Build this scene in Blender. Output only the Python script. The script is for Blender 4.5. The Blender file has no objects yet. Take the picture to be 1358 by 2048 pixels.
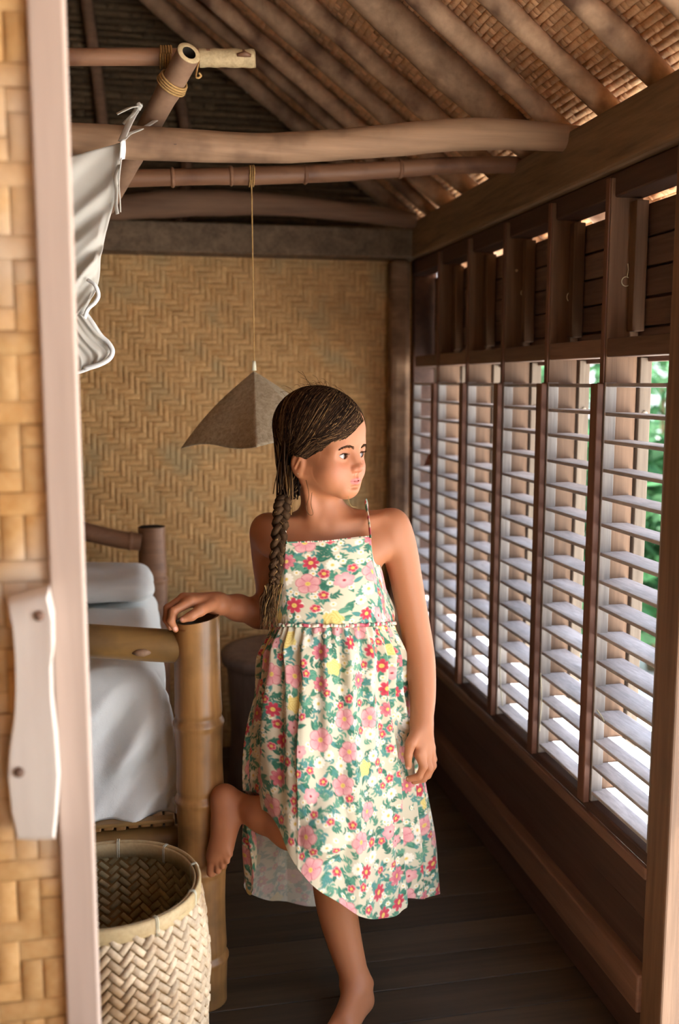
import bpy, bmesh, math, random
import numpy as np
from mathutils import Vector, Matrix
random.seed(7); rng = np.random.default_rng(7)
S = bpy.context.scene
COL = S.collection

# ------------------------------------------------------------------ camera
FPX, CX, CY, EYE = 1960.0, 679.0, 1024.0, 1.30
PITCH, YAW = math.radians(7.585), math.radians(11.548)
FW = np.array([math.sin(YAW)*math.cos(PITCH), math.cos(YAW)*math.cos(PITCH), -math.sin(PITCH)])
RT = np.array([math.cos(YAW), -math.sin(YAW), 0.0]); UPV = np.cross(RT, FW)
CAM = np.array([0, 0, EYE])
cd = bpy.data.cameras.new('camera'); cam = bpy.data.objects.new('camera', cd); COL.objects.link(cam)
cd.sensor_fit = 'VERTICAL'; cd.sensor_height = 36; cd.lens = 36*FPX/2048
cam.matrix_world = Matrix(((RT[0], UPV[0], -FW[0], CAM[0]), (RT[1], UPV[1], -FW[1], CAM[1]), (RT[2], UPV[2], -FW[2], CAM[2]), (0, 0, 0, 1)))
cd.dof.use_dof = True; cd.dof.focus_distance = 1.93; cd.dof.aperture_fstop = 2.5
cd.clip_start = 0.05; cd.clip_end = 200
S.camera = cam

# ------------------------------------------------------------------ sky, sun, exposure
W = bpy.data.worlds.new('World'); S.world = W; W.use_nodes = True
wn = W.node_tree.nodes; wl = W.node_tree.links
bg = wn['Background']
tc = wn.new('ShaderNodeTexCoord'); sx = wn.new('ShaderNodeSeparateXYZ'); wl.new(tc.outputs['Generated'], sx.inputs[0])
cr = wn.new('ShaderNodeValToRGB'); wl.new(sx.outputs['Z'], cr.inputs[0])
cr.color_ramp.elements[0].position = 0.0; cr.color_ramp.elements[0].color = (0.88, 0.94, 1.0, 1)
cr.color_ramp.elements[1].position = 0.7; cr.color_ramp.elements[1].color = (0.52, 0.70, 1.0, 1)
wl.new(cr.outputs[0], bg.inputs[0]); bg.inputs[1].default_value = 1.3
sd = bpy.data.lights.new('sun', 'SUN'); sun = bpy.data.objects.new('sun', sd); COL.objects.link(sun)
sd.energy = 14.0; sd.angle = math.radians(0.6); sd.color = (1.0, 0.965, 0.91)
SUNV = Vector((0.47, -0.06, 0.88)).normalized()          # direction towards the sun
sun.rotation_euler = SUNV.to_track_quat('Z', 'Y').to_euler(); sun.location = (6, 2, 9)
def portal(name, loc, rot, w, h):
    l = bpy.data.lights.new(name, 'AREA'); l.shape = 'RECTANGLE'; l.size = w; l.size_y = h
    l.cycles.is_portal = True
    o = bpy.data.objects.new(name, l); COL.objects.link(o); o.location = loc; o.rotation_euler = rot
portal('louvre_portal', (1.10, 2.45, 0.85), (0, math.radians(90), 0), 1.5, 2.2)
portal('doorway_portal', (0.42, 1.0, 0.95), (math.radians(90), 0, math.radians(180)), 1.1, 1.9)
S.view_settings.view_transform = 'Standard'; S.view_settings.look = 'None'; S.view_settings.gamma = 1.0
S.view_settings.use_curve_mapping = False
S.view_settings.exposure = 1.36
S.cycles.max_bounces = 10; S.cycles.diffuse_bounces = 6; S.cycles.use_denoising = True
S.cycles.caustics_reflective = False; S.cycles.caustics_refractive = False

# ------------------------------------------------------------------ helpers
def at(px, py, Y):
    """world point on the vertical plane Y that lies on the line of sight of a photo pixel"""
    d = FW + RT*(px-CX)/FPX + UPV*(CY-py)/FPX
    return CAM + d*(Y/d[1])
def lin(r, g, b):
    f = lambda c: (c/255/12.92) if c/255 <= .04045 else ((c/255+.055)/1.055)**2.4
    return (f(r), f(g), f(b))
def tag(o, label, cat, group=None, kind=None):
    o['label'] = label; o['category'] = cat
    if group: o['group'] = group
    if kind: o['kind'] = kind
    return o
def empty(name, loc=(0, 0, 0)):
    o = bpy.data.objects.new(name, None); COL.objects.link(o); o.location = loc; o.empty_display_size = .05
    return o
def par(o, p):
    if p is not None:
        o.parent = p; o.matrix_parent_inverse = Matrix.Translation(-Vector(p.location))
def mesh(name, V, Fc, m, parent=None, smooth=True, mats=None):
    me = bpy.data.meshes.new(name)
    V = np.asarray(V, dtype=np.float32)
    if isinstance(Fc, np.ndarray):
        n, k = Fc.shape
        me.vertices.add(len(V)); me.vertices.foreach_set('co', V.ravel())
        me.loops.add(n*k); me.loops.foreach_set('vertex_index', Fc.astype(np.int32).ravel())
        me.polygons.add(n); me.polygons.foreach_set('loop_start', np.arange(0, n*k, k, dtype=np.int32))
        me.update(calc_edges=True)
    else:
        me.from_pydata([tuple(v) for v in V], [], Fc); me.update()
    for mm in ([m] if mats is None else mats): me.materials.append(mm)
    if smooth: me.polygons.foreach_set('use_smooth', np.ones(len(me.polygons), dtype=bool))
    o = bpy.data.objects.new(name, me); COL.objects.link(o); par(o, parent)
    return o
class MB:
    def __init__(s): s.V = []; s.F = []
    def add(s, V, F):
        n = len(s.V); s.V += [tuple(v) for v in V]; s.F += [tuple(i+n for i in f) for f in F]; return s
    def box(s, a, b, bev=0.0, jit=0.0):
        a = np.array(a, float); b = np.array(b, float)
        lo = np.minimum(a, b); hi = np.maximum(a, b)
        if bev <= 0:
            V = [(x, y, z) for x in (lo[0], hi[0]) for y in (lo[1], hi[1]) for z in (lo[2], hi[2])]
            F = [(0, 1, 3, 2), (4, 6, 7, 5), (0, 4, 5, 1), (2, 3, 7, 6), (0, 2, 6, 4), (1, 5, 7, 3)]
            return s.add(V, F)
        bm = bmesh.new(); bmesh.ops.create_cube(bm, size=1)
        for v in bm.verts: v.co = Vector(((lo[i]+hi[i])/2 + v.co[i]*(hi[i]-lo[i]) for i in range(3)))
        bmesh.ops.bevel(bm, geom=bm.edges[:], offset=min(bev, .45*min(hi-lo)), segments=2, affect='EDGES', profile=.5)
        bm.verts.index_update()
        s.add([v.co[:] for v in bm.verts], [tuple(v.index for v in f.verts) for f in bm.faces]); bm.free(); return s
    def tube(s, P, R, n=10, cap=True, flat=None):
        P = np.asarray(P, float); N = len(P)
        R = np.full(N, R) if np.isscalar(R) else np.asarray(R, float)
        T = np.gradient(P, axis=0); T /= np.linalg.norm(T, axis=1)[:, None]+1e-12
        a = np.array([0, 0, 1.]) if abs(T[0][2]) < .9 else np.array([1., 0, 0])
        u = np.cross(a, T[0]); u /= np.linalg.norm(u)
        base = len(s.V)
        for i in range(N):
            u = u - T[i]*np.dot(u, T[i]); u /= np.linalg.norm(u)+1e-12; v = np.cross(T[i], u)
            for k in range(n):
                t = 2*math.pi*k/n
                cu, cv = math.cos(t), math.sin(t)*(flat if flat else 1.0)
                s.V.append(tuple(P[i]+R[i]*(u*cu+v*cv)))
        for i in range(N-1):
            for k in range(n):
                a0 = base+i*n+k; a1 = base+i*n+(k+1) % n
                s.F.append((a0, a1, a1+n, a0+n))
        if cap:
            s.F.append(tuple(base+k for k in range(n-1, -1, -1))); s.F.append(tuple(base+(N-1)*n+k for k in range(n)))
        return s
    def build(s, name, m, parent=None, smooth=False, angle=None):
        o = mesh(name, s.V, s.F, m, parent, smooth or angle is not None)
        if angle is not None:
            md = None
            try:
                o.data.set_sharp_from_angle(angle=math.radians(angle))
            except Exception: pass
        return o
def spline(P, n):
    """Catmull-Rom through points, n samples"""
    P = np.asarray(P, float); N = len(P)
    E = np.vstack([2*P[0]-P[1], P, 2*P[-1]-P[-2]])
    t = np.linspace(0, N-1-1e-9, n); i = t.astype(int); f = (t-i)[:, None]
    a, b, c, d = E[i], E[i+1], E[i+2], E[i+3]
    return .5*((2*b)+(-a+c)*f+(2*a-5*b+4*c-d)*f*f+(-a+3*b-3*c+d)*f**3)

# ------------------------------------------------------------------ materials
def new_mat(name, rough=.7, spec=.3):
    m = bpy.data.materials.new(name); m.use_nodes = True
    b = m.node_tree.nodes['Principled BSDF']; b.inputs['Roughness'].default_value = rough
    b.inputs['Specular IOR Level'].default_value = spec
    return m, m.node_tree.nodes, m.node_tree.links, b
def wood(name, c1, c2, axis='X', scale=14, stretch=.06, rough=.7, bump=.25, island=.0, objrand=.25, stain=None, knots=False, spec=.3, detail=6):
    m, n, l, b = new_mat(name, rough, spec)
    tcn = n.new('ShaderNodeTexCoord'); mp = n.new('ShaderNodeMapping'); l.new(tcn.outputs['Object'], mp.inputs[0])
    sc = {'X': (stretch, 1, 1), 'Y': (1, stretch, 1), 'Z': (1, 1, stretch), 'N': (1, 1, 1)}[axis]
    mp.inputs['Scale'].default_value = sc
    oi = n.new('ShaderNodeObjectInfo'); cmb = n.new('ShaderNodeCombineXYZ')
    mul = n.new('ShaderNodeMath'); mul.operation = 'MULTIPLY'; mul.inputs[1].default_value = 37
    l.new(oi.outputs['Random'], mul.inputs[0])
    for i in range(3): l.new(mul.outputs[0], cmb.inputs[i])
    l.new(cmb.outputs[0], mp.inputs['Location'])
    n1 = n.new('ShaderNodeTexNoise'); n1.inputs['Scale'].default_value = scale; n1.inputs['Detail'].default_value = detail
    n1.inputs['Roughness'].default_value = .65; n1.inputs['Distortion'].default_value = .8; l.new(mp.outputs[0], n1.inputs[0])
    n2 = n.new('ShaderNodeTexNoise'); n2.inputs['Scale'].default_value = scale*6; n2.inputs['Detail'].default_value = 3; l.new(mp.outputs[0], n2.inputs[0])
    ad = n.new('ShaderNodeMath'); ad.operation = 'MULTIPLY_ADD'; ad.inputs[1].default_value = .45; l.new(n2.outputs[0], ad.inputs[0]); l.new(n1.outputs[0], ad.inputs[2])
    rp = n.new('ShaderNodeValToRGB'); rp.color_ramp.elements[0].position = .42; rp.color_ramp.elements[1].position = .98
    rp.color_ramp.elements[0].color = (*c1, 1); rp.color_ramp.elements[1].color = (*c2, 1); l.new(ad.outputs[0], rp.inputs[0])
    out = rp.outputs[0]
    def valuevar(src, amt, out):
        hv = n.new('ShaderNodeHueSaturation'); mr = n.new('ShaderNodeMapRange')
        mr.inputs['To Min'].default_value = 1-amt; mr.inputs['To Max'].default_value = 1+amt
        l.new(src, mr.inputs[0]); l.new(mr.outputs[0], hv.inputs['Value']); l.new(out, hv.inputs['Color']); return hv.outputs[0]
    if objrand: out = valuevar(oi.outputs['Random'], objrand, out)
    if island:
        ge = n.new('ShaderNodeNewGeometry'); out = valuevar(ge.outputs['Random Per Island'], island, out)
    if stain:
        n3 = n.new('ShaderNodeTexNoise'); n3.inputs['Scale'].default_value = stain[1]; n3.inputs['Detail'].default_value = 4; l.new(tcn.outputs['Object'], n3.inputs[0])
        r3 = n.new('ShaderNodeValToRGB'); r3.color_ramp.elements[0].position = .5; r3.color_ramp.elements[1].position = .68; l.new(n3.outputs[0], r3.inputs[0])
        mx = n.new('ShaderNodeMix'); mx.data_type = 'RGBA'; l.new(r3.outputs[0], mx.inputs[0]); l.new(out, mx.inputs[6]); mx.inputs[7].default_value = (*stain[0], 1); out = mx.outputs[2]
    l.new(out, b.inputs['Base Color'])
    if bump:
        bp = n.new('ShaderNodeBump'); bp.inputs['Strength'].default_value = bump; bp.inputs['Distance'].default_value = .004
        l.new(ad.outputs[0], bp.inputs['Height']); l.new(bp.outputs[0], b.inputs['Normal'])
    return m
def cloth_mat(name, c, rough=.9, bump=.15, scale=900, sheen=.2, trans=0.0):
    m, n, l, b = new_mat(name, rough, .15)
    tcn = n.new('ShaderNodeTexCoord'); n1 = n.new('ShaderNodeTexNoise'); n1.inputs['Scale'].default_value = scale; l.new(tcn.outputs['Object'], n1.inputs[0])
    b.inputs['Base Color'].default_value = (*c, 1); b.inputs['Sheen Weight'].default_value = sheen
    n2 = n.new('ShaderNodeTexNoise'); n2.inputs['Scale'].default_value = 14; n2.inputs['Detail'].default_value = 5; l.new(tcn.outputs['Object'], n2.inputs[0])
    ad = n.new('ShaderNodeMath'); ad.operation = 'MULTIPLY_ADD'; ad.inputs[1].default_value = .15; l.new(n1.outputs[0], ad.inputs[0]); l.new(n2.outputs[0], ad.inputs[2])
    bp = n.new('ShaderNodeBump'); bp.inputs['Strength'].default_value = bump; bp.inputs['Distance'].default_value = .01
    l.new(ad.outputs[0], bp.inputs['Height']); l.new(bp.outputs[0], b.inputs['Normal'])
    if trans:
        tr = n.new('ShaderNodeBsdfTranslucent'); tr.inputs[0].default_value = (*c, 1)
        mx = n.new('ShaderNodeMixShader'); mx.inputs[0].default_value = trans
        o = n['Material Output']; l.new(b.outputs[0], mx.inputs[1]); l.new(tr.outputs[0], mx.inputs[2]); l.new(mx.outputs[0], o.inputs[0])
    return m
M = {}
M['plate'] = wood('plate_wood', lin(86, 70, 54), lin(146, 122, 96), 'Y', 16, .08, .75, .3)
M['stud'] = wood('stud_wood', lin(88, 66, 49), lin(138, 108, 84), 'Z', 18, .05, .6, .2)
M['frieze'] = wood('frieze_wood', lin(84, 66, 58), lin(132, 106, 92), 'Y', 22, .06, .8, .3)
M['rail'] = wood('rail_wood', lin(92, 68, 56), lin(140, 110, 92), 'Y', 20, .05, .6, .2)
M['lowrail'] = wood('skirting_wood', lin(100, 73, 59), lin(144, 110, 90), 'Y', 14, .05, .55, .2, objrand=.08)
M['lowdark'] = wood('low_board_wood', lin(66, 47, 40), lin(98, 73, 62), 'Y', 14, .05, .6, .2, objrand=.1)
M['slat'] = wood('slat_wood', lin(144, 142, 145), lin(206, 204, 207), 'Y', 26, .05, .65, .2, objrand=.12)
M['jamb'] = wood('jamb_wood', lin(120, 114, 110), lin(182, 176, 170), 'Z', 26, .06, .7, .2, objrand=.08)
M['outer'] = wood('outer_strip_wood', lin(92, 80, 68), lin(136, 122, 106), 'Z', 26, .06, .7, .2, objrand=.08)
M['batten'] = wood('batten_wood', lin(92, 60, 46), lin(128, 90, 72), 'Z', 20, .05, .55, .15, objrand=.1)
M['floor'] = wood('floor_wood', lin(44, 36, 29), lin(86, 70, 52), 'X', 12, .05, .5, .2, objrand=.22, spec=.35)
M['log'] = wood('log_wood', lin(112, 86, 64), lin(168, 134, 104), 'X', 12, .08, .75, .3, objrand=.12, stain=(lin(84, 60, 44), 5))
M['logdark'] = wood('log_wood_dark', lin(84, 62, 48), lin(132, 102, 80), 'X', 12, .08, .75, .3, objrand=.12)
M['rafter'] = wood('rafter_wood', lin(134, 104, 78), lin(196, 162, 130), 'N', 10, 1, .75, .3, objrand=.18, stain=(lin(104, 76, 58), 9))
M['bamboo'] = wood('bamboo', lin(120, 80, 42), lin(174, 128, 76), 'Z', 16, .05, .38, .1, objrand=.1, stain=(lin(104, 76, 44), 7), spec=.45)
M['bambooX'] = wood('bamboo_rail', lin(108, 78, 42), lin(152, 116, 66), 'X', 9, .06, .38, .1, objrand=.1, stain=(lin(96, 72, 44), 7), spec=.45)
M['bambred'] = wood('bamboo_reddish', lin(100, 68, 48), lin(148, 108, 80), 'X', 9, .08, .5, .1, objrand=.1, stain=(lin(88, 56, 40), 9))
M['polew'] = wood('pole_bamboo', lin(122, 94, 74), lin(162, 128, 102), 'N', 9, 1, .6, .15, objrand=.05)
M['bamrim'] = wood('bamboo_cut_end', lin(146, 126, 92), lin(190, 168, 128), 'N', 40, 1, .7, .1)
M['dark'] = wood('dark_inside', lin(30, 24, 18), lin(46, 38, 28), 'N', 8, 1, .9, 0)
M['weave'] = wood('bamboo_mat', lin(186, 138, 82), lin(224, 182, 124), 'N', 30, 1, .6, .15, island=.09, objrand=0, stain=(lin(184, 158, 112), 7))
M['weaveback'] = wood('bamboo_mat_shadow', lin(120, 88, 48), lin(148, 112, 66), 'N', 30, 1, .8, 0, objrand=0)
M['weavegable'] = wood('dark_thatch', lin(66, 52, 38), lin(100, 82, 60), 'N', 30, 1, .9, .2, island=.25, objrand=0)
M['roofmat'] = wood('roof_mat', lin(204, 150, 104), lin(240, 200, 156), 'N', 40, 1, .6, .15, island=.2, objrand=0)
M['doormat'] = wood('door_mat', lin(186, 138, 78), lin(218, 180, 126), 'N', 16, 1, .6, .1, island=.12, objrand=0, stain=(lin(206, 188, 166), 4))
M['doorwood'] = wood('door_wood', lin(168, 148, 134), lin(194, 174, 160), 'Z', 10, .06, .6, .1, objrand=.03)
M['handlewood'] = wood('handle_wood', lin(188, 178, 168), lin(212, 202, 192), 'Z', 10, .1, .6, .1, objrand=.02)
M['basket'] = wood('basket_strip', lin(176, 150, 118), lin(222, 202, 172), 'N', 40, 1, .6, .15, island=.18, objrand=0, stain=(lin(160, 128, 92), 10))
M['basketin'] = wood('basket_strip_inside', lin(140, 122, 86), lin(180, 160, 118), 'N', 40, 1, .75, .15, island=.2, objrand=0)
M['baskrim'] = wood('basket_rim', lin(178, 150, 104), lin(214, 190, 144), 'N', 30, 1, .5, .1)
M['rope'] = wood('rope_fibre', lin(140, 104, 58), lin(186, 150, 96), 'N', 120, 1, .9, .4)
M['string'] = wood('pale_string', lin(190, 186, 160), lin(220, 216, 190), 'N', 120, 1, .9, .2)
M['sheet'] = cloth_mat('white_sheet', lin(226, 228, 226), .9, .5)
M['net'] = cloth_mat('net_cotton', lin(214, 210, 200), .9, .15, 700, .2, .25)
M['lamp'] = wood('pandanus_shade', lin(140, 118, 88), lin(206, 190, 160), 'N', 90, 1, .8, .5, objrand=0)
M['stump'] = wood('dark_stump', lin(70, 54, 46), lin(122, 98, 84), 'Z', 9, .2, .6, .3)
M['sand'] = wood('pale_sand', lin(218, 213, 206), lin(236, 231, 225), 'N', 6, 1, .95, .1)
M['leaf'] = wood('garden_leaf', lin(34, 78, 44), lin(70, 122, 70), 'N', 4, 1, .6, 0, island=.3)
M['stem'] = wood('garden_stem', lin(90, 76, 54), lin(122, 104, 74), 'N', 8, 1, .8, .1)
M['dryleaf'] = wood('dry_leaf', lin(132, 76, 66), lin(170, 108, 92), 'N', 20, 1, .8, .1)
M['metal'] = new_mat('bolt_metal', .5, .5)[0]; M['metal'].node_tree.nodes['Principled BSDF'].inputs['Base Color'].default_value = (*lin(200, 190, 170), 1)

# ------------------------------------------------------------------ woven mats (geometry)
def weave(nu, nv, wu, wv, over, mapf, h=.0022, gap=.06, seed=1, double=False):
    """floats of a twill: over(i,j) True where the strip running along v lies on top; mapf(u,v,h)->xyz arrays"""
    r = np.random.default_rng(seed)
    I, J = np.meshgrid(np.arange(nu), np.arange(nv), indexing='ij'); O = over(I, J)
    rects = []
    for i in range(nu):
        j = 0
        while j < nv:
            if O[i, j]:
                k = j
                while k < nv and O[i, k]: k += 1
                rects.append((i*wu, (i+1)*wu, j*wv, k*wv, 1)); j = k
            else: j += 1
    for j in range(nv):
        i = 0
        while i < nu:
            if not O[i, j]:
                k = i
                while k < nu and not O[k, j]: k += 1
                rects.append((i*wu, k*wu, j*wv, (j+1)*wv, 0)); i = k
            else: i += 1
    A = np.array(rects); n = len(A)
    u0, u1, v0, v1, d = A.T
    g = gap*min(wu, wv)*(1+r.uniform(-.8, 1.2, n)); hh = h*(1+r.uniform(-.35, .5, n)); tw = r.uniform(-.3, .3, n)*g
    # local grid: 4 along length, 4 across (two rims down, two on top)
    la = np.array([0, .16, .84, 1.]); lh = np.array([.15, 1, 1, .15])
    ca = np.array([0, .12, .88, 1.]); ch = np.array([.0, 1, 1, .0])
    V = np.zeros((n, 4, 4, 3))
    for a in range(4):
        for c in range(4):
            u = np.where(d > .5, (u0+g)+(u1-u0-2*g)*ca[c]+tw*(la[a]-.5), u0+(u1-u0)*la[a])
            v = np.where(d > .5, v0+(v1-v0)*la[a], (v0+g)+(v1-v0-2*g)*ca[c]+tw*(la[a]-.5))
            V[:, a, c, :] = mapf(u, v, hh*lh[a]*ch[c])
    q = [(a*4+c, (a+1)*4+c, (a+1)*4+c+1, a*4+c+1) for a in range(3) for c in range(3)]
    F = (np.arange(n)[:, None, None]*16+np.array(q)[None]).reshape(-1, 4)
    return V.reshape(-1, 3), F
def plane_map(o, du, dv, dn):
    o, du, dv, dn = [np.array(x, float) for x in (o, du, dv, dn)]
    return lambda u, v, h: o+np.multiply.outer(u, du)+np.multiply.outer(v, dv)+np.multiply.outer(h, dn)
def stuff(o): o['kind'] = 'stuff'; return o

# ================================================================== SETTING
def struct(o, label, cat): return tag(o, label, cat, kind='structure')
# --- floor: planks run across the room
fl = MB().box((-1.75, -1.3, -.06), (1.0, 3.45, -.022)).build('floor', M['dark'])
struct(fl, 'dark brown timber plank floor under the girl', 'floor')
y = -1.3; k = 0
while y < 3.42:
    w = .108+.014*random.random()
    MB().box((-1.75, y+.0012, -.022), (.985, min(y+w, 3.44)-.0012, random.uniform(-.0022, 0)), .0018).build('plank', M['floor'], fl); y += w; k += 1
# --- ground outside
g = mesh('ground', [(-14, -14, -.55), (1.02, -14, -.55), (30, -14, -.55), (30, 30, -.55), (1.02, 30, -.55), (-14, 30, -.55)], [(0, 1, 4, 5), (1, 2, 3, 4)], M['sand'], None, False)
struct(g, 'pale sunlit sand outside the louvred windows', 'ground')
# --- back wall
wb = MB().box((-1.75, 3.385, 0), (1.0, 3.41, 1.80)).build('wall_back', M['weaveback'])
struct(wb, 'tan woven bamboo back wall behind the hanging lamp shade', 'wall')
sw = .0185
V, F = weave(148, 96, sw, sw, lambda i, j: ((i+j*np.where((i//9) % 2 == 0, 1, 1)+np.where((j//12) % 2 == 0, 0, 0)) % 6) < 3, plane_map((-1.75, 3.384, 0), (1, 0, 0), (0, 0, 1), (0, -1, 0)), .0018, .025, 3)
stuff(mesh('woven_matting', V, F, M['weave'], wb, True))
MB().box((-1.75, 3.27, 1.713), (.925, 3.38, 1.808), .006).build('beam', M['plate'], wb)
# gable above the back wall
V, F = weave(70, 75, .04, .022, lambda i, j: ((i+j*2) % 5) < 1, plane_map((-1.75, 3.6, 1.80), (1, 0, 0), (0, 0, 1), (0, -1, 0)), .006, .05, 4)
gb = MB(); gb.add([(-1.9, 3.63, 1.78), (1.0, 3.63, 1.78), (1.0, 3.63, 1.86), (-.65, 3.63, 3.12), (-1.9, 3.63, 2.2)], [(0, 1, 2, 3, 4)])
gb.add([(-1.9, 3.66, 1.78), (1.0, 3.66, 1.78), (1.0, 3.66, 1.86), (-.65, 3.66, 3.12), (-1.9, 3.66, 2.2)], [(4, 3, 2, 1, 0)])
gb.add([(-1.9, 3.38, 1.78), (1.0, 3.38, 1.78), (1.0, 3.66, 1.78), (-1.9, 3.66, 1.78)], [(0, 1, 2, 3)])
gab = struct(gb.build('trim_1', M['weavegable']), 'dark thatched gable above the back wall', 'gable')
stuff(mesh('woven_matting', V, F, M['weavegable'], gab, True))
# --- left wall, front wall pieces (out of sight, keep the room closed)
struct(MB().box((-1.78, .9, 0), (-1.75, 3.6, 2.3)).build('wall_left', M['weaveback']), 'woven bamboo side wall behind the bed', 'wall')
# --- right wall: plates, studs, frieze boards, rail, sill, low boards
wr = empty('wall_right', (0.95, 2.4, 0)); struct(wr, 'dark timber framed right wall with a row of louvred openings', 'wall')
MB().box((.918, 1.40, 1.712), (.985, 3.40, 1.832), .008).build('top_plate', M['plate'], wr)
P = [(0.972+.012*math.sin(t*3.1), 1.44+t*.245, 1.836+.004*math.sin(t*5)) for t in range(9)]
MB().tube(spline(P, 40), [.018+.003*math.sin(i*.9) for i in range(40)], 10).build('wall_pole', M['logdark'], wr, True)
MB().box((.938, 1.3, 1.662), (1.0, 3.34, 1.711), .004).build('lower_plate', M['lowdark'], wr)
YS = [1.869+.2825*k for k in range(5)]            # stud centres of the louvre bays
def zs(name, x0, x1, y0, y1, z0, z1, m, bev=.002): return MB().box((x0, y0, z0), (x1, y1, z1), bev).build(name, m, wr)
for yv in YS:
    zs('stud', .930, 1.0, yv-.010, yv+.010, .36, 1.70, M['stud'])
    zs('stud_edge', .9262, .9298, yv-.008, yv+.008, 1.296, 1.70, M['batten'], .001)
    zs('back_batten', .972, .999, yv-.036, yv-.0105, 1.40, 1.655, M['stud'])
BAYS = [1.606]+YS+[3.2815]
z = 1.352
for k in range(5):
    h = .0588
    for j in range(6):
        y0, y1 = BAYS[j]+.011, BAYS[j+1]-.011
        MB().box((1.003-.002*random.random(), y0-.0095, z+k*h), (1.012+.006, y1+.0095, z+k*h+h-.004-.002*random.random()+(.0085 if k == 4 else 0)), .0015).build('board', M['frieze'], wr)
zs('added_frieze_backing', 1.020, 1.030, 1.60, 3.34, 1.34, 1.6555, M['frieze'])  # added behind the boards to block light through their gaps
for j in range(6):
    zs('rail', .9315, .985, BAYS[j]+.0105, BAYS[j+1]-.0105, 1.349, 1.386, M['rail'])
zs('sill', .925, .999, 1.60, 3.34, .385, .408, M['lowdark'], .004)
zs('sill_moulding', .918, .93, 1.60, 3.34, .36, .384, M['lowrail'], .003)
zs('low_board', .938, .97, 1.60, 3.34, .262, .359, M['lowdark'], .002)
zs('low_board', .941, .97, 1.60, 3.34, .166, .260, M['lowdark'], .002)
zs('skirting', .912, .97, 1.60, 3.34, .088, .166, M['lowrail'], .004)
zs('base_board', .926, .97, 1.60, 3.34, .001, .087, M['lowdark'], .003)
zs('door_post', .922, .99, 1.53, 1.605, .001, 1.711, M['stud'], .004)
zs('corner_post', .853, .925, 3.295, 3.365, .001, 1.712, M['log'], .02)
MB().box((.95, 3.345, .0), (1.03, 3.40, 1.71)).build('corner_board', M['lowdark'], wr)
# --- louvre windows: one per bay
nsl = 16; z0s, dz = .4285, .05757
slat_me = None
names = ['closest to the door post', 'second from the door post', 'third from the door post', 'fourth from the door post', 'second from the back corner', 'closest to the back corner']
for j in range(6):
    ya = BAYS[j]+(.0 if j == 0 else .0105); yb = BAYS[j+1]-.0105
    w = empty('window_%d' % (j+1), (.96, (ya+yb)/2, .41)); struct(w, 'weathered grey wooden louvre window, the one '+names[j], 'window')
    yc = BAYS[j+1]
    if j < 5: MB().box((.911, yc-.0155, .405), (.9258, yc+.0155, 1.296), .002).build('batten', M['batten'], w)
    else: MB().box((.925, yb+.0, .405), (.9258+.012, yb+.010, 1.296), .002).build('batten', M['batten'], w)
    MB().box((.9265, yb-.009, .409), (.952, yb-.0005, 1.298), .0015).build('jamb_strip', M['jamb'], w)
    MB().box((.9265, ya+.0005, .409), (.952, ya+.009, 1.298), .0015).build('jamb_strip', M['jamb'], w)
    MB().box((1.004, yb-.006, .36), (1.030, yb+.016, 1.349), .002).build('outer_strip', M['outer'], w)
    bo = MB().tube([(1.017, yb-.006, 1.235), (1.017, yb-.011, 1.235)], [.006, .0045], 10).build('bolt', M['metal'], w, True)
    for k in range(nsl):
        zz = z0s+k*dz+random.uniform(-.0012, .0012)
        L = (yb-.001)-(ya+.001)
        if slat_me is None:
            o = MB().box((-.032, -.5, -.0038), (.032, .5, .0038), .0016).build('slat', M['slat'], None); slat_me = o.data
        else:
            o = bpy.data.objects.new('slat', slat_me); COL.objects.link(o)
        o.location = Vector((.961+random.uniform(-.001, .001), (ya+yb)/2, zz)); o.scale = (1, L, 1)
        o.rotation_euler = (random.uniform(-.004, .004), random.uniform(-.03, .03), 0)
        par(o, w)
# --- roof: woven mat over poles
SL, ZR = .76, 1.865
def roofz(x): return ZR+SL*(.95-x)
cl = empty('ceiling', (0, 2, 2.4)); struct(cl, 'woven bamboo mat ceiling on pole rafters sloping up to the left', 'ceiling')
nrm = np.array([SL, 0, 1.0]); nrm /= np.linalg.norm(nrm)
dslope = np.array([-1, 0, SL]); dslope /= np.linalg.norm(dslope)
o0 = np.array([1.45, 1.38, roofz(1.45)])+nrm*.034; o1 = np.array([.98, -1.3, roofz(.98)])+nrm*.034
Ls = 2.66
Ls1 = Ls-.47*math.sqrt(1+SL*SL)
V, F = weave(int(2.68/.0165), int(Ls1/.0165), .0165, .0165, lambda i, j: ((i+2*j) % 5) < 2, plane_map(o1, (0, 1, 0), dslope, -nrm), .0024, .025, 15)  # unseen porch roof: added for shade, no eave so light reaches the ceiling
stuff(mesh('woven_matting', V, F, M['roofmat'], cl, True))
V, F = weave(int(2.32/.0165), int(Ls/.0165), .0165, .0165, lambda i, j: ((i+2*j+np.where((j//2) % 2 == 0, 0, 0)) % 5) < 2, plane_map(o0, (0, 1, 0), dslope, -nrm), .0024, .025, 5)
stuff(mesh('woven_matting', V, F, M['roofmat'], cl, True))
for (oo, wy, ll) in ((o0, 2.32, Ls), (o1, 2.68, Ls1)):
    a = oo+nrm*.004; bq = a+np.array([0, wy, 0]); c = bq+dslope*ll; d = a+dslope*ll
    mb = MB(); q = [a, bq, c, d]; q2 = [p+nrm*.05 for p in q]
    mb.add(q+q2, [(0, 1, 2, 3), (7, 6, 5, 4), (0, 4, 5, 1), (1, 5, 6, 2), (2, 6, 7, 3), (3, 7, 4, 0)]); mb.build('roof_thatch', M['roofmat'], cl)
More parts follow.
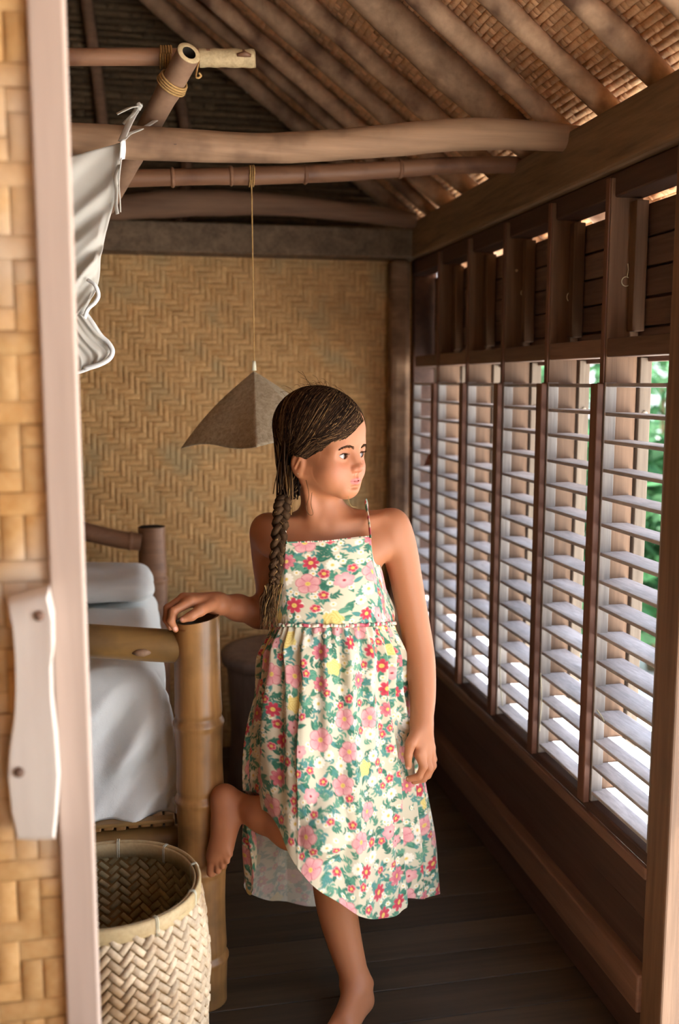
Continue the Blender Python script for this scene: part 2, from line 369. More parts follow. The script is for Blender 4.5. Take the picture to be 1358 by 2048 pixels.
# left slope
xr = d[0]; zr = d[2]
mb = MB(); q = [np.array([xr, -1.3, zr]), np.array([xr, 3.7, zr]), np.array([xr-1.6, 3.7, zr-1.6*SL]), np.array([xr-1.6, -1.3, zr-1.6*SL])]; q2 = [p+np.array([0, 0, .05]) for p in q]
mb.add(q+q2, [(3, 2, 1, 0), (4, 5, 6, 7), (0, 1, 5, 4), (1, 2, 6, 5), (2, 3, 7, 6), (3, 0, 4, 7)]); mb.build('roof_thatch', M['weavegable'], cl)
RAF = [(1.54, .024, 0), (1.748, .024, .004), (1.945, .0235, .006), (2.152, .024, .022), (2.318, .043, .012), (2.60, .026, .006), (2.815, .027, .006), (3.04, .026, .01), (3.20, .02, .008), (3.425, .03, .006)]
for i, (yy, rr, amp) in enumerate(RAF):
    P = []
    ph = random.uniform(0, 6)
    for t in np.linspace(0, 1, 9):
        x = 1.40-2.1*t
        P.append((x, yy+amp*math.sin(ph+t*9)+amp*.5*math.sin(ph*2+t*17), roofz(x)+amp*.3*math.cos(t*7+ph)))
    P = spline(P, 46)
    MB().tube(P, [rr*(1+.06*math.sin(s*.7+i)+.04*math.sin(s*1.9)) for s in range(46)], 12).build('rafter', M['rafter'], cl, True)
for i, x in enumerate((-1.4, -1.05, -.45, -.12, .16)):           # thin poles on the gable
    zt = min(roofz(x), zr-(xr-x)*SL if x < xr else 9)-.05
    MB().tube(spline([(x, 3.56, 1.8), (x+.03, 3.56, 2.1), (x-.02, 3.56, zt)], 14), .02, 8).build('gable_pole', M['logdark'], gab, True)
# --- added unseen walls behind the camera that cut frontal light, open on the right
pw = MB().box((-1.75, -1.30, 0), (.60, -1.27, 2.6)).build('wall_light_block', M['weave']); struct(pw, 'unseen woven wall added behind the viewer to block light', 'wall')
MB().box((-1.78, -1.27, 0), (-1.75, .9, 2.3)).build('side_panel', M['weave'], pw)
MB().box((.92, -1.30, 0), (.99, -1.23, 1.711), .004).build('corner_post', M['stud'], pw)
MB().box((.945, -1.23, 0), (.965, -.25, 1.9)).build('side_panel', M['weave'], pw)  # added to narrow the opening and dim light from the front
# --- unseen strip over the doorway, cut down to let light in, and the woven door leaf
wf = MB().box((-1.75, 1.10, 1.95), (.918, 1.14, 2.06)).build('wall_front', M['weaveback'])
struct(wf, 'unseen woven strip of front wall over the doorway, cut down to let light in', 'wall')
MB().box((-1.75, 1.10, 0), (-.62, 1.12, 1.949)).build('side_panel', M['weaveback'], wf)
dr = empty('door_1', (-.3, 1.16, 0)); struct(dr, 'pale woven bamboo door leaf with a whitish wooden stile', 'door')
xe = -.0665
MB().box((xe-.039, 1.15, .03), (xe, 1.185, 1.90), .003).build('stile', M['doorwood'], dr)
MB().box((-.62, 1.15, .03), (-.58, 1.185, 1.90), .003).build('stile', M['doorwood'], dr)
MB().box((-.58, 1.165, .03), (xe-.039, 1.18, 1.90)).build('backing', M['weaveback'], dr)
V, F = weave(18, 72, .026, .026, lambda i, j: ((i+j*2) % 7) < 4, plane_map((-.574, 1.163, .03), (1, 0, 0), (0, 0, 1), (0, -1, 0)), .0022, .015, 6)
stuff(mesh('woven_matting', V, F, M['doormat'], dr, True))
hp = [(15, 1200), (60, 1187), (95, 1178), (106, 1230), (107, 1290), (102, 1330), (104, 1400), (113, 1480), (118, 1560), (113, 1640), (108, 1688), (70, 1690), (33, 1688), (22, 1640), (14, 1560), (18, 1500), (27, 1440), (30, 1380), (28, 1300), (24, 1250)]
fr = [at(p[0], p[1], 1.126) for p in hp]; bk = [at(p[0], p[1], 1.126)*np.array([1, 0, 1])+np.array([0, 1.149, 0]) for p in hp]
cen = np.mean(fr, axis=0); fr = [cen+(p-cen)*.93 for p in fr]
md = [cen*0+(p*.5+q*.5) for p, q in zip(fr, bk)]; md = [np.array([cen[0]+(p[0]-cen[0])*1.06, p[1]-.004, cen[2]+(p[2]-cen[2])*1.02]) for p in md]
n = len(hp); mb = MB()
mb.add(fr+md+bk, [tuple(range(n-1, -1, -1)), tuple(2*n+i for i in range(n))]+[(r*n+i, r*n+(i+1) % n, (r+1)*n+(i+1) % n, (r+1)*n+i) for r in range(2) for i in range(n)])
hd = mb.build('door_handle', M['handlewood'], dr, angle=50)
for (px, py, rr) in ((78, 1232, .007), (38, 1545, .007)):
    p = at(px, py, 1.125); MB().tube([p+np.array([0, .006, 0]), p+np.array([0, -.0012, 0])], [rr, rr*.85], 12).build('knot', M['rail'], hd, True)

# ================================================================== ROOF TIMBERS
def log(name, pts, radii, m, label, cat, n=12, N=60, wob=.0, group=None):
    P = spline([at(*p) for p in pts], N); R = np.interp(np.linspace(0, 1, N), np.linspace(0, 1, len(radii)), radii)
    R = R*(1+wob*np.sin(np.arange(N)*.8)+wob*.7*np.sin(np.arange(N)*2.1))
    return tag(MB().tube(P, R, n).build(name, m, None, angle=60), label, cat, group)
lg = log('tie_beam', [(-420, 262, 2.07), (-140, 270, 2.07), (140, 280, 2.07), (300, 287, 2.07), (500, 296, 2.07), (620, 293, 2.07), (780, 281, 2.07), (900, 270, 2.07), (1000, 268, 2.07), (1090, 273, 2.07), (1148, 277, 2.07), (1185, 280, 2.08)],
    [.031, .033, .0335, .033, .030, .031, .033, .034, .033, .030, .028, .027], M['log'], 'thick pale peeled log spanning the room just under the bamboo pole', 'beam', wob=.012)
for (px, py, rr) in ((350, 284, .009), (1013, 262, .012), (893, 268, .007)):
    p = at(px, py, 2.04); MB().tube([p+np.array([0, .006, 0]), p+np.array([0, -.001, 0])], [rr, rr*.6], 10).build('knot', M['lowdark'], lg, True)
P2 = [(-300, 372, 2.36), (60, 362, 2.36), (245, 357, 2.36), (420, 353, 2.36), (500, 352, 2.36), (700, 344, 2.36), (900, 331, 2.36), (1045, 330, 2.36)]
b2 = log('bamboo_pole', P2, [.021, .021, .020, .019, .021, .021, .020, .021], M['bambred'], 'reddish bamboo cross pole behind the thick tie log', 'pole', wob=.01)
for px, py in ((345, 355), (462, 352), (610, 349), (800, 338)):
    c0, c1 = at(px-4, py, 2.36), at(px+4, py, 2.36); MB().tube([c0, (c0+c1)/2, c1], [.0205, .0235, .0205], 14).build('node', M['bambred'], b2, True)
log('wall_log', [(-300, 420, 3.22), (60, 416, 3.22), (215, 417, 3.22), (330, 408, 3.22), (450, 406, 3.22), (560, 410, 3.22), (700, 424, 3.22), (830, 441, 3.22)],
    [.034, .036, .036, .042, .040, .034, .030, .026], M['logdark'], 'dark bowed log lying along the back wall beam', 'beam', wob=.015)
bar = log('bamboo_pole', [(-300, 112, 2.05), (0, 113, 2.05), (140, 114, 2.05), (330, 114, 2.05), (508, 117, 2.05)], [.0165, .0165, .0165, .0168, .0172], M['bambred'], 'short reddish cross pole with peeling bark, lashed under the rafters', 'pole', wob=.004)
MB().tube(spline([at(398, 116, 2.05), at(440, 116, 2.05), at(500, 117, 2.05), at(509, 117, 2.05)], 24), [.0178+.0006*math.sin(i*1.3) for i in range(24)], 12).build('peeled_end', M['bamrim'], bar, angle=50)
MB().tube([at(474, 110, 2.0315), at(490, 108, 2.031), at(502, 111, 2.0315)], [.003, .006, .003], 8).build('bark_patch', M['bambred'], bar, True)
# open bamboo pole that carries the net
A0, A1 = at(378, 106, 1.965), at(238, 362, 2.32); ax = (A1-A0)/np.linalg.norm(A1-A0)
op = empty('bamboo_pole', tuple(A0)); tag(op, 'open ended bamboo pole slanting back over the tie log, mosquito net tied to it', 'pole')
def hollow(name, A, ax, L, ro, ri, m, parent, n=28, N=24, nodes=()):
    u = np.cross(ax, [0, 0, 1.0]); u /= np.linalg.norm(u); v = np.cross(ax, u)
    V = []; F = []
    for i in range(N+1):
        s = L*i/N; r = ro
        for nd in nodes: r += .0016*math.exp(-((s-nd)/.006)**2)
        for k in range(n):
            t = 2*math.pi*k/n; V.append(A+ax*s+r*(u*math.cos(t)+v*math.sin(t)))
    for i in range(N):
        for k in range(n): F.append((i*n+k, i*n+(k+1) % n, (i+1)*n+(k+1) % n, (i+1)*n+k))
    F.append(tuple(N*n+k for k in range(n)))
    return mesh(name, V, F, m, parent)
def ring(name, A, ax, ro, ri, m, parent, depth, mi, n=28):
    u = np.cross(ax, [0, 0, 1.0]); u /= np.linalg.norm(u); v = np.cross(ax, u); V = []; F = []
    for (r, s) in ((ro, .0005), (ro*.97, -.0006), (ri, -.0006)):
        for k in range(n):
            t = 2*math.pi*k/n; V.append(A+ax*s+r*(u*math.cos(t)+v*math.sin(t)))
    for i in range(2):
        for k in range(n): F.append((i*n+k, (i+1)*n+k, (i+1)*n+(k+1) % n, i*n+(k+1) % n))
    mesh(name, V, F, m, parent); V = []; F = []
    for s in (-.0006, depth):
        for k in range(n):
            t = 2*math.pi*k/n; V.append(A+ax*s+ri*(u*math.cos(t)+v*math.sin(t)))
    for k in range(n): F.append((k, n+k, n+(k+1) % n, (k+1) % n))
    F.append(tuple(n+k for k in range(n)))
    mesh('hollow', V, F, mi, parent)
hollow('culm', A0, ax, .52, .0228, .0125, M['polew'], op, nodes=(.11, .33)); ring('cut_end', A0, ax, .0229, .0132, M['bamrim'], op, .08, M['dark'])
# rope lashing
def rope_path(c, ax, r, turns, pitch, n=40, ph=0, squash=1.0):
    u = np.cross(ax, [0, 0, 1.0]); u /= np.linalg.norm(u); v = np.cross(ax, u); out = []
    for i in range(int(n*turns)+1):
        t = 2*math.pi*i/n; out.append(np.array(c)+ax*(pitch*t/(2*math.pi))+r*(u*math.cos(t+ph)+v*math.sin(t+ph)*squash))
    return out
rl = empty('rope_lashing', tuple(at(345, 150, 2.0))); tag(rl, 'brown fibre rope lashing round the open bamboo pole and the short cross pole', 'rope')
for k in range(4):
    tl = ax*.7+np.array([0, .0, -.7])*(.25+.06*k)
    MB().tube(rope_path(A0+ax*(.075+.006*k), (ax*.9+np.array([.0, -.35, -.05]))/np.linalg.norm(ax*.9+np.array([.0, -.35, -.05])), .0262+.0008*k, 1.0, .003), .0024, 6).build('rope_turn', M['rope'], rl, True)
bx = np.array([1.0, 0, 0])
for k in range(5):
    c = at(320+k*5, 114, 2.05); MB().tube(rope_path(c, bx, .0195+.0008*random.random(), 1.0, .002), .0022, 6).build('rope_turn', M['rope'], rl, True)
MB().tube(spline([at(398, 120, 2.02), at(392, 150, 1.985), at(396, 156, 1.98), at(402, 152, 1.98), at(398, 146, 1.98)], 20), .002, 6).build('rope_end', M['rope'], rl, True)
# string round the rear pole that carries the lamp
# ================================================================== LAMP
lp = empty('pendant_lamp', tuple(at(508, 742, 2.36))); tag(lp, 'brown pyramid pendant lamp shade of woven fibre hanging from a thin cord', 'lamp')
ap = at(508, 742, 2.36)
cor = [at(362, 896, 2.34), at(512, 893, 2.16), at(628, 876, 2.20), at(660, 862, 2.36), at(560, 872, 2.54), at(420, 880, 2.52)]
nU, nV = 24, 26; Vv = []; Fv = []
for i in range(6):
    c0, c1 = cor[i], cor[(i+1) % 6]
    for a_ in range(nU):
        f = a_/nU; e = c0*(1-f)+c1*f; e = e+np.array([0, 0, .004*math.sin(math.pi*f)-.006*math.sin(2*math.pi*f)*(i == 0)*-1]); out_ = e-ap; out_[2] = 0; e = e-out_*.035*math.sin(math.pi*f)
        for b_ in range(nV):
            t = (b_/(nV-1))**.9; p = ap*(1-t)+e*t; sag = .012*math.sin(math.pi*t); hz = (e-ap)*np.array([1, 1, 0]); hz /= np.linalg.norm(hz)
            Vv.append(p+hz*sag*.9+np.array([0, 0, sag*.3]))
nc = 6*nU
for i in range(nc):
    for b_ in range(nV-1): Fv.append((i*nV+b_, i*nV+b_+1, ((i+1) % nc)*nV+b_+1, ((i+1) % nc)*nV+b_))
sh = mesh('lamp_shade', Vv, Fv, M['lamp'], lp); sm = sh.modifiers.new('thick', 'SOLIDIFY'); sm.thickness = .003; sm.offset = -1
MB().tube(spline([at(503, 360, 2.325), at(504, 420, 2.33), at(506, 560, 2.35), at(508, 700, 2.36), ap], 30), .0016, 6).build('cord', M['rope'], lp, True)
MB().tube([at(508, 722, 2.36), ap+np.array([0, 0, .001])], [.004, .006], 10).build('ferrule', M['string'], lp, True)
for k in range(3): MB().tube(rope_path(at(498+k*4, 352, 2.36), bx, .0235, 1.0, .001), .0016, 6).build('cord_loop', M['rope'], lp, True)

# ================================================================== BED
bed = empty('bamboo_bed', (.1, 1.94, 0)); tag(bed, 'golden bamboo bed frame with fat corner posts', 'bed')
def lathe(name, cx, cy, prof, m, parent, n=40, capin=None, tilt=(0, 0)):
    V = []; F = []; zt = prof[-1][0]; z0 = prof[0][0]
    for (zv, r) in prof:
        f = (zv-z0)/(zt-z0)
        for k in range(n):
            t = 2*math.pi*k/n; rr = r*(1+.012*math.sin(2*t+zv*3)); V.append((cx+tilt[0]*f+rr*math.cos(t), cy+tilt[1]*f+rr*math.sin(t), zv))
    for i in range(len(prof)-1):
        for k in range(n): F.append((i*n+k, i*n+(k+1) % n, (i+1)*n+(k+1) % n, (i+1)*n+k))
    F.append(tuple(n-1-k for k in range(n)))
    return mesh(name, V, F, m, parent)
def bamboo_profile(z0, z1, r0, r1, nodes, N=220):
    out = []
    for i in range(N+1):
        zv = z0+(z1-z0)*i/N; r = r0+(r1-r0)*i/N
        for nd in nodes: r += .0034*math.exp(-((zv-nd)/.007)**2)-.0024*math.exp(-((zv-nd-.014)/.006)**2)+.0025*math.exp(-((zv-nd)/.05)**2)
        out.append((zv, r))
    return out
PX, PY = .1035, 1.945
zt = .828
post = lathe('post', PX+.002, PY, bamboo_profile(0, zt, .0470, .0460, (.612, .45, .30, .10)), M['bamboo'], bed, tilt=(-.002, 0))
ov = np.empty(len(post.data.vertices)*3); post.data.vertices.foreach_get('co', ov); ov = ov.reshape(-1, 3)
top = ov[:, 2] > zt-.012; ov[top, 2] += (ov[top, 0]-PX)*.16; post.data.vertices.foreach_set('co', ov.ravel())
# hollow top of the post
V = []; F = []; n = 40
for (r, dzv) in ((.0457, 0), (.0410, .0004), (.0397, -.004), (.0385, -.16)):
    for k in range(n):
        t = 2*math.pi*k/n; V.append((PX+r*math.cos(t), PY+r*math.sin(t), zt+dzv+(r*math.cos(t))*.16))
for i in range(3):
    for k in range(n): F.append((i*n+k, i*n+(k+1) % n, (i+1)*n+(k+1) % n, (i+1)*n+k))
F.append(tuple(3*n+k for k in range(n)))
mesh('post_top', V, F, M['bambooX'], post)
def rail(pts, r, m, name, n=24, nodes=()):
    P = spline(pts, 50); L = np.linspace(0, 1, 50); R = np.full(50, r)
    for nd in nodes: R += .003*np.exp(-((L-nd)/.015)**2)
    return MB().tube(P, R, n).build(name, m, bed, angle=60)
fr_ = rail([at(372, 1294, 1.95), at(170, 1281, 1.965), at(-120, 1262, 1.985), at(-700, 1225, 2.03)], .0335, M['bambooX'], 'foot_rail', nodes=(.55, .8))
p = at(288, 1305, 1.925); MB().tube([p+np.array([-.022, .004, 0]), p+np.array([-.012, -.0005, 0]), p+np.array([.0, -.0015, 0]), p+np.array([.018, .003, 0])], [.003, .007, .008, .003], 10).build('node_scar', M['stud'], fr_, True)
hpst = lathe('post', .030, 3.0, bamboo_profile(0, .863, .046, .0405, (.7, .45, .2)), M['bambred'], bed)
mesh('post_top', [(.030+.036*math.cos(k*.21), 3.0+.036*math.sin(k*.21), .864) for k in range(30)], [tuple(range(30))], M['dark'], hpst)  # flat dark disc, its colour stands in for the shade inside the post
rail([at(282, 1084, 2.98), at(235, 1078, 2.98), at(165, 1062, 2.97), at(60, 1040, 2.97), at(-260, 1000, 2.97)], .027, M['bambred'], 'head_rail', nodes=(.12, .5))
lathe('post', -1.16, 2.02, bamboo_profile(0, .85, .0465, .0435, (.6, .4)), M['bamboo'], bed)
lathe('post', -1.14, 3.0, bamboo_profile(0, .86, .046, .0405, (.6, .4)), M['bambred'], bed)
rail([(.07, 2.02, .335), (-.4, 2.03, .338), (-1.13, 2.05, .34)], .024, M['bambooX'], 'low_rail', nodes=(.3,))
rail([(.095, 2.0, .335), (.06, 2.5, .338), (.035, 2.97, .34)], .03, M['bamboo'], 'side_rail')
rail([(-1.15, 2.08, .335), (-1.15, 2.97, .34)], .03, M['bamboo'], 'side_rail')
for k in range(44):
    x = .043-k*.0255; MB().box((x-.0105, 2.012+random.uniform(-.004, .004), .362), (x+.0105, 2.95, .378+random.uniform(-.002, .002)), .003).build('slat', M['bamboo'], bed)
MB().box((-1.12, 1.985, .3805), (.052, 2.012, .3895), .003).build('edge_lath', M['bambooX'], bed)
# mattress in its white sheet
def smooth_noise(nu, nv, fu, fv, seed):
    r = np.random.default_rng(seed); u = np.linspace(0, 1, nu)[:, None]; v = np.linspace(0, 1, nv)[None]
    out = np.zeros((nu, nv))
    for _ in range(8): out += np.sin(2*np.pi*(fu*r.uniform(.3, 1)*u*r.choice([-1, 1])+fv*r.uniform(.3, 1)*v)+r.uniform(0, 6.3))
    return out/8
def softbox(name, lo, hi, m, parent, rad, bulge, seed, N=(60, 60, 30), wr=.006, hemflare=0.0, sag=None):
    """rounded wrinkled cushion box: superellipsoid mapped cube"""
    lo, hi = np.array(lo, float), np.array(hi, float); c = (lo+hi)/2; hs = (hi-lo)/2
    V = []; F = []
    def face(axis, sgn, n1, n2):
        a, b_ = [i for i in range(3) if i != axis]; base = len(V)
        for i in range(n1+1):
            for j in range(n2+1):
                q = np.zeros(3); q[axis] = sgn*hs[axis]; q[a] = (-1+2*i/n1)*hs[a]; q[b_] = (-1+2*j/n2)*hs[b_]; V.append(q)
        for i in range(n1):
            for j in range(n2):
                f = (base+i*(n2+1)+j, base+(i+1)*(n2+1)+j, base+(i+1)*(n2+1)+j+1, base+i*(n2+1)+j+1)
                F.append(f if (sgn > 0) == (axis != 1) else f[::-1])
    for axis in range(3):
        o_ = [i for i in range(3) if i != axis]
        for sg in (-1, 1): face(axis, sg, N[o_[0]], N[o_[1]])
    V = np.array(V); inner = np.clip(V, -(hs-rad), hs-rad); d_ = V-inner; l_ = np.linalg.norm(d_, axis=1)[:, None]+1e-9
    V = inner+d_/l_*rad*np.minimum(1, l_/rad); V = np.where(l_ > 1e-6, inner+d_/l_*rad, V)
    r = np.random.default_rng(seed); W_ = np.zeros(len(V))
    for _ in range(14):
        kv = r.normal(size=3)*r.choice([7, 13, 26]); W_ += np.sin(V@kv+r.uniform(0, 6.3))*r.uniform(.3, 1)*(7/np.linalg.norm(kv))**.6
    nn = d_/l_; V = V+nn*W_[:, None]*wr
    if bulge is not None: V = bulge(V, hs)
    o = mesh(name, V+c, F, m, parent)
    return o
def mat_bulge(V, hs):
    V = V.copy(); f = np.clip((V[:, 1]+hs[1])/(2*hs[1]), 0, 1); u = (V[:, 0])/hs[0]
    V[:, 2] += .02*np.cos(u*1.5)*(V[:, 2] > 0)
    V[:, 2] += np.clip(-V[:, 2]/hs[2]-.8, 0, 1)*.05*np.sin(V[:, 0]*9)*.15
    return V
mt = softbox('mattress', (-1.10, 2.050, .395), (.040, 2.92, .690), M['sheet'], None, .055, mat_bulge, 11, (110, 70, 36), .0042)
tag(mt, 'mattress covered by a rumpled white sheet on the bamboo bed', 'mattress')
# loose sheet corner hanging over the foot of the mattress
NU, NVs = 120, 90; nz1 = smooth_noise(NU, NVs, 7, 1.5, 21); V = []
pth = spline([(2.62, .704), (2.30, .713), (2.10, .709), (2.045, .694), (2.022, .650), (2.014, .56), (2.010, .47), (2.004, .388)], NVs)
for i in range(NU):
    for j in range(NVs):
        u = i/(NU-1); yv, zz = pth[j]; v = max(0, (.700-zz)/.31); vv = j/(NVs-1)
        x = -.66+(.700+.020*min(1, v*3))*u+.004*math.sin(vv*17)*u
        if u > .90: q = (u-.90)/.10; yv += .05*q*q*v**.3*.3; zz -= .055*q**3*(1-min(1, v*4))
        dg = math.sin((u*1.25+v*.42)*30+.6*math.sin(v*5))*math.exp(-((u-.86)/.16)**2)+.6*math.sin((u*.9+v*.75)*22+1)*math.exp(-((u-.74)/.2)**2)
        yv -= (.018*nz1[i, j]+.021*np.sign(dg)*abs(dg)**1.4)*min(1, v*1.6); zz += .007*nz1[i, j]*(1-min(1, v*2))+.006*math.sin(u*11)*max(0, v-.6)
        V.append((x, yv, zz))
F = [(i*NVs+j, i*NVs+j+1, (i+1)*NVs+j+1, (i+1)*NVs+j) for i in range(NU-1) for j in range(NVs-1)]
so = mesh('sheet_skirt', V, F, M['sheet'], mt); sm = so.modifiers.new('t', 'SOLIDIFY'); sm.thickness = .002
def pil_b(V, hs):
    V = V.copy(); e = (V[:, 0]/hs[0])**2*.35+(V[:, 1]/hs[1])**2*.25; V[:, 2] *= np.clip(1.1-e, .25, 2); return V
pl = softbox('pillow', (-.60, 2.56, .706), (.028, 2.92, .797), M['sheet'], None, .05, pil_b, 15, (60, 40, 20), .007)
tag(pl, 'plump white pillow at the head end of the bed', 'pillow')

# ================================================================== STUMP TABLE behind her
st = empty('side_table', (.44, 3.02, 0)); tag(st, 'squat dark wooden log table at the foot of the woven back wall', 'table')
pr = [(0, .19), (.06, .185), (.2, .175), (.36, .18), (.415, .187)]
lathe('trunk', .44, 3.02, pr, M['stump'], st, 28)
lathe('table_top', .44, 3.02, [(.416, .17), (.42, .20), (.446, .203), (.455, .197), (.457, .17), (.4575, .001)], M['stump'], st, 32)

# ================================================================== BASKET
BX, BY, BH = -.071, 1.60, .462
bk = empty('laundry_basket', (BX, BY, 0)); tag(bk, 'tall pale basket woven in a herringbone of broad bamboo strips', 'basket')
def bkr(zv):
    f = np.clip(np.asarray(zv)/BH, 0, 1); return np.interp(f, [0, .12, .4, .7, .9, 1.0], [.128, .140, .160, .1665, .158, .148])
nD = 54
def basket_weave(side, seed):
    w = 2*math.pi*.157/(nD*math.sqrt(2))      # strip width
    r = np.random.default_rng(seed); rows = int(BH/(w*math.sqrt(2)))+2
    V = []; F = []
    # lattice of diagonal cells (a,b): u=(a-b)*w/sqrt2 , v=(a+b)*w/sqrt2 ; floats two long
    for a_ in range(-2, 2*rows+nD*2):
        for b_ in range(-nD*2-2, 2*rows+nD):
            u = (a_-b_); v = (a_+b_)
            if not (0 <= u < 2*nD) or not (-2 <= v < 2*rows+1): continue
            m4 = (a_-b_) % 4
            for dirn in (0, 1):
                if not ((dirn == 0 and m4 == 0) or (dirn == 1 and m4 == 3)): continue
                g = .05+.05*r.random(); hh = .0032*(1+r.uniform(-.3, .5)); base = len(V)
                la = [0, .2, .8, 1.]; lh = [.1, 1, 1, .1]; ca = [0, .14, .86, 1.]; chh = [0, 1, 1, 0]
                for i in range(4):
                    for j in range(4):
                        if dirn == 0: aa = a_+2*la[i]; bb = b_+g+(1-2*g)*ca[j]
                        else: aa = a_+g+(1-2*g)*ca[j]; bb = b_+2*la[i]
                        uu = (aa-bb)*w/math.sqrt(2); vv = np.clip((aa+bb)*w/math.sqrt(2), 0.0, BH-.012)
                        th = uu/.157; rr = float(bkr(vv))+side*(.0005+hh*lh[i]*chh[j])
                        V.append((BX+rr*math.cos(th), BY+rr*math.sin(th), vv))
                q = [(base+i*4+j, base+(i+1)*4+j, base+(i+1)*4+j+1, base+i*4+j+1) for i in range(3) for j in range(3)]
                F += q
    return V, F
V, F = basket_weave(1, 8); stuff(mesh('woven_side', V, F, M['basket'], bk))
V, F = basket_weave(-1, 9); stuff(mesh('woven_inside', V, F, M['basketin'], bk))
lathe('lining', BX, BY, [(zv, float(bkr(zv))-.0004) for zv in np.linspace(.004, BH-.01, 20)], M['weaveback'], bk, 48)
def hoop(name, ro, ri, z0, z1, m, parent, n=72):
    V = []; F = []; prof = [(ro-.001, z0), (ro, z0+.003), (ro, z1-.004), (ro-.0025, z1), (ri+.002, z1), (ri, z1-.003), (ri, z0)]
    for k in range(n):
        t = 2*math.pi*k/n; wv = .0012*math.sin(3*t)
        for (r, zv) in prof: V.append((BX+r*math.cos(t), BY+r*math.sin(t), zv+wv))
    q = len(prof)
    for k in range(n):
        for i in range(q): F.append((k*q+i, ((k+1) % n)*q+i, ((k+1) % n)*q+(i+1) % q, k*q+(i+1) % q))
    return mesh(name, V, F, m, parent)
hoop('rim_hoop', .1555, .149, BH-.022, BH+.004, M['baskrim'], bk); hoop('rim_hoop', .1475, .1425, BH-.024, BH+.002, M['baskrim'], bk)
for k in range(10):
    t = 2*math.pi*(k+.35)/10
    for e in (-.011, .011):
        d_ = np.array([math.cos(t+e), math.sin(t+e), 0]); c = np.array([BX, BY, 0])
        pts = [c+d_*.1558+np.array([0, 0, BH-.026]), c+d_*.1560+np.array([0, 0, BH-.001]), c+d_*.1535+np.array([0, 0, BH+.0042]), c+d_*.1450+np.array([0, 0, BH+.0038]), c+d_*.1424+np.array([0, 0, BH-.002]), c+d_*.1424+np.array([0, 0, BH-.026])]
        MB().tube(pts, .0011, 6).build('rim_tie', M['string'], bk, True)

# ================================================================== MOSQUITO NET
YN = 2.0
net = empty('mosquito_net', tuple(at(249, 282, YN))); tag(net, 'white cotton mosquito net tied by ribbons to the slanting bamboo pole', 'mosquito net')
def cloth_grid(name, Lp, Rp, NU, NVv, foldf, m, parent, thick=.0015):
    A = spline(Lp, NVv); B = spline(Rp, NVv); V = []
    for i in range(NU):
        u = i/(NU-1)
        for j in range(NVv):
            v = j/(NVv-1); p = A[j]*(1-u)+B[j]*u; V.append(p+np.array(foldf(u, v)))
    F = [(i*NVv+j, i*NVv+j+1, (i+1)*NVv+j+1, (i+1)*NVv+j) for i in range(NU-1) for j in range(NVv-1)]
    o = mesh(name, V, F, m, parent); sm = o.modifiers.new('t', 'SOLIDIFY'); sm.thickness = thick
    return o
Lp = [at(-300, 395, YN), at(-260, 470, YN), at(-220, 560, YN), at(-150, 640, YN), at(-60, 700, YN), at(40, 735, YN)]
Rp = [at(249, 282, YN), at(236, 370, YN), at(216, 452, YN), at(203, 510, YN), at(194, 575, YN), at(150, 655, YN)]
def nf(u, v):
    d = .010*math.sin(30*(u*.55+v*.95)+2)*u*(.35+v)+.007*math.sin(57*(u*.6+v*.8))*(.2+v*.6)+.012*math.sin(9*u+4*v)
    top = .008*math.sin(math.pi*u)*(1-v)
    return (0, d*(1 if u < .97 else .5), -top)
cloth_grid('net_panel', Lp, Rp, 90, 90, nf, M['net'], net)
cloth_grid('hem_band', [at(240, 283, YN-.012), at(240, 300, YN-.012), at(238, 322, YN-.012)], [at(251, 280, YN-.008), at(252, 300, YN-.004), at(250, 318, YN-.004)], 8, 14, lambda u, v: (0, -.003*math.sin(3.1*u), 0), M['sheet'], net)
# gathered tail under the panel
Lp = [at(90, 640, YN-.02), at(90, 690, YN-.02), at(90, 735, YN-.02), at(90, 762, YN-.02)]
Rp = [at(174, 628, YN-.02), at(198, 668, YN-.025), at(222, 700, YN-.028), at(200, 732, YN-.025)]
cloth_grid('gathered_tail', Lp, Rp, 50, 50, lambda u, v: (0, .007*math.sin(24*(u*.8-v*.35)+1)*(.3+.5*u)+.003*math.sin(50*(u-v*.3)), .002*math.sin(40*u)*v), M['net'], net)
def ribbon(name, pts, w, m, parent, n=30, flat=.18):
    P = spline(pts, n); return MB().tube(P, w, 8, True, flat).build(name, m, parent, True)
ribbon('rolled_hem', [at(176, 560, YN-.02), at(190, 570, YN-.03), at(197, 590, YN-.03), at(190, 605, YN-.03), at(176, 618, YN-.025), at(168, 640, YN-.02)], .0045, M['sheet'], net, flat=.8)
ribbon('rolled_hem', [at(168, 738, YN-.03), at(196, 730, YN-.035), at(218, 718, YN-.035), at(225, 702, YN-.035), at(216, 685, YN-.03), at(202, 672, YN-.025), at(186, 648, YN-.02), at(172, 628, YN-.01)], .006, M['sheet'], net, flat=.8)
ribbon('gathered_edge', [at(130, 752, YN-.02), at(160, 744, YN-.03), at(182, 736, YN-.03)], .004, M['sheet'], net, flat=.8)
pc = lambda px, py, Y: at(px, py, Y)
ribbon('tie_ribbon', [pc(243, 282, 1.99), pc(254, 256, 2.03), pc(266, 232, 2.07), pc(276, 216, 2.10), pc(279, 208, 2.12)], .0072, M['net'], net, flat=.22)
ribbon('tie_ribbon', [pc(245, 280, 1.99), pc(258, 268, 2.02), pc(282, 258, 2.05), pc(302, 247, 2.08), pc(315, 236, 2.13), pc(312, 222, 2.18)], .0072, M['net'], net, flat=.22)
ribbon('tie_ribbon', [pc(277, 213, 2.08), pc(262, 215, 2.06), pc(246, 222, 2.05), pc(234, 228, 2.05)], .0078, M['net'], net, flat=.22)
ribbon('tie_ribbon', [pc(276, 214, 2.09), pc(266, 228, 2.07), pc(254, 240, 2.06), pc(246, 248, 2.06)], .005, M['net'], net)
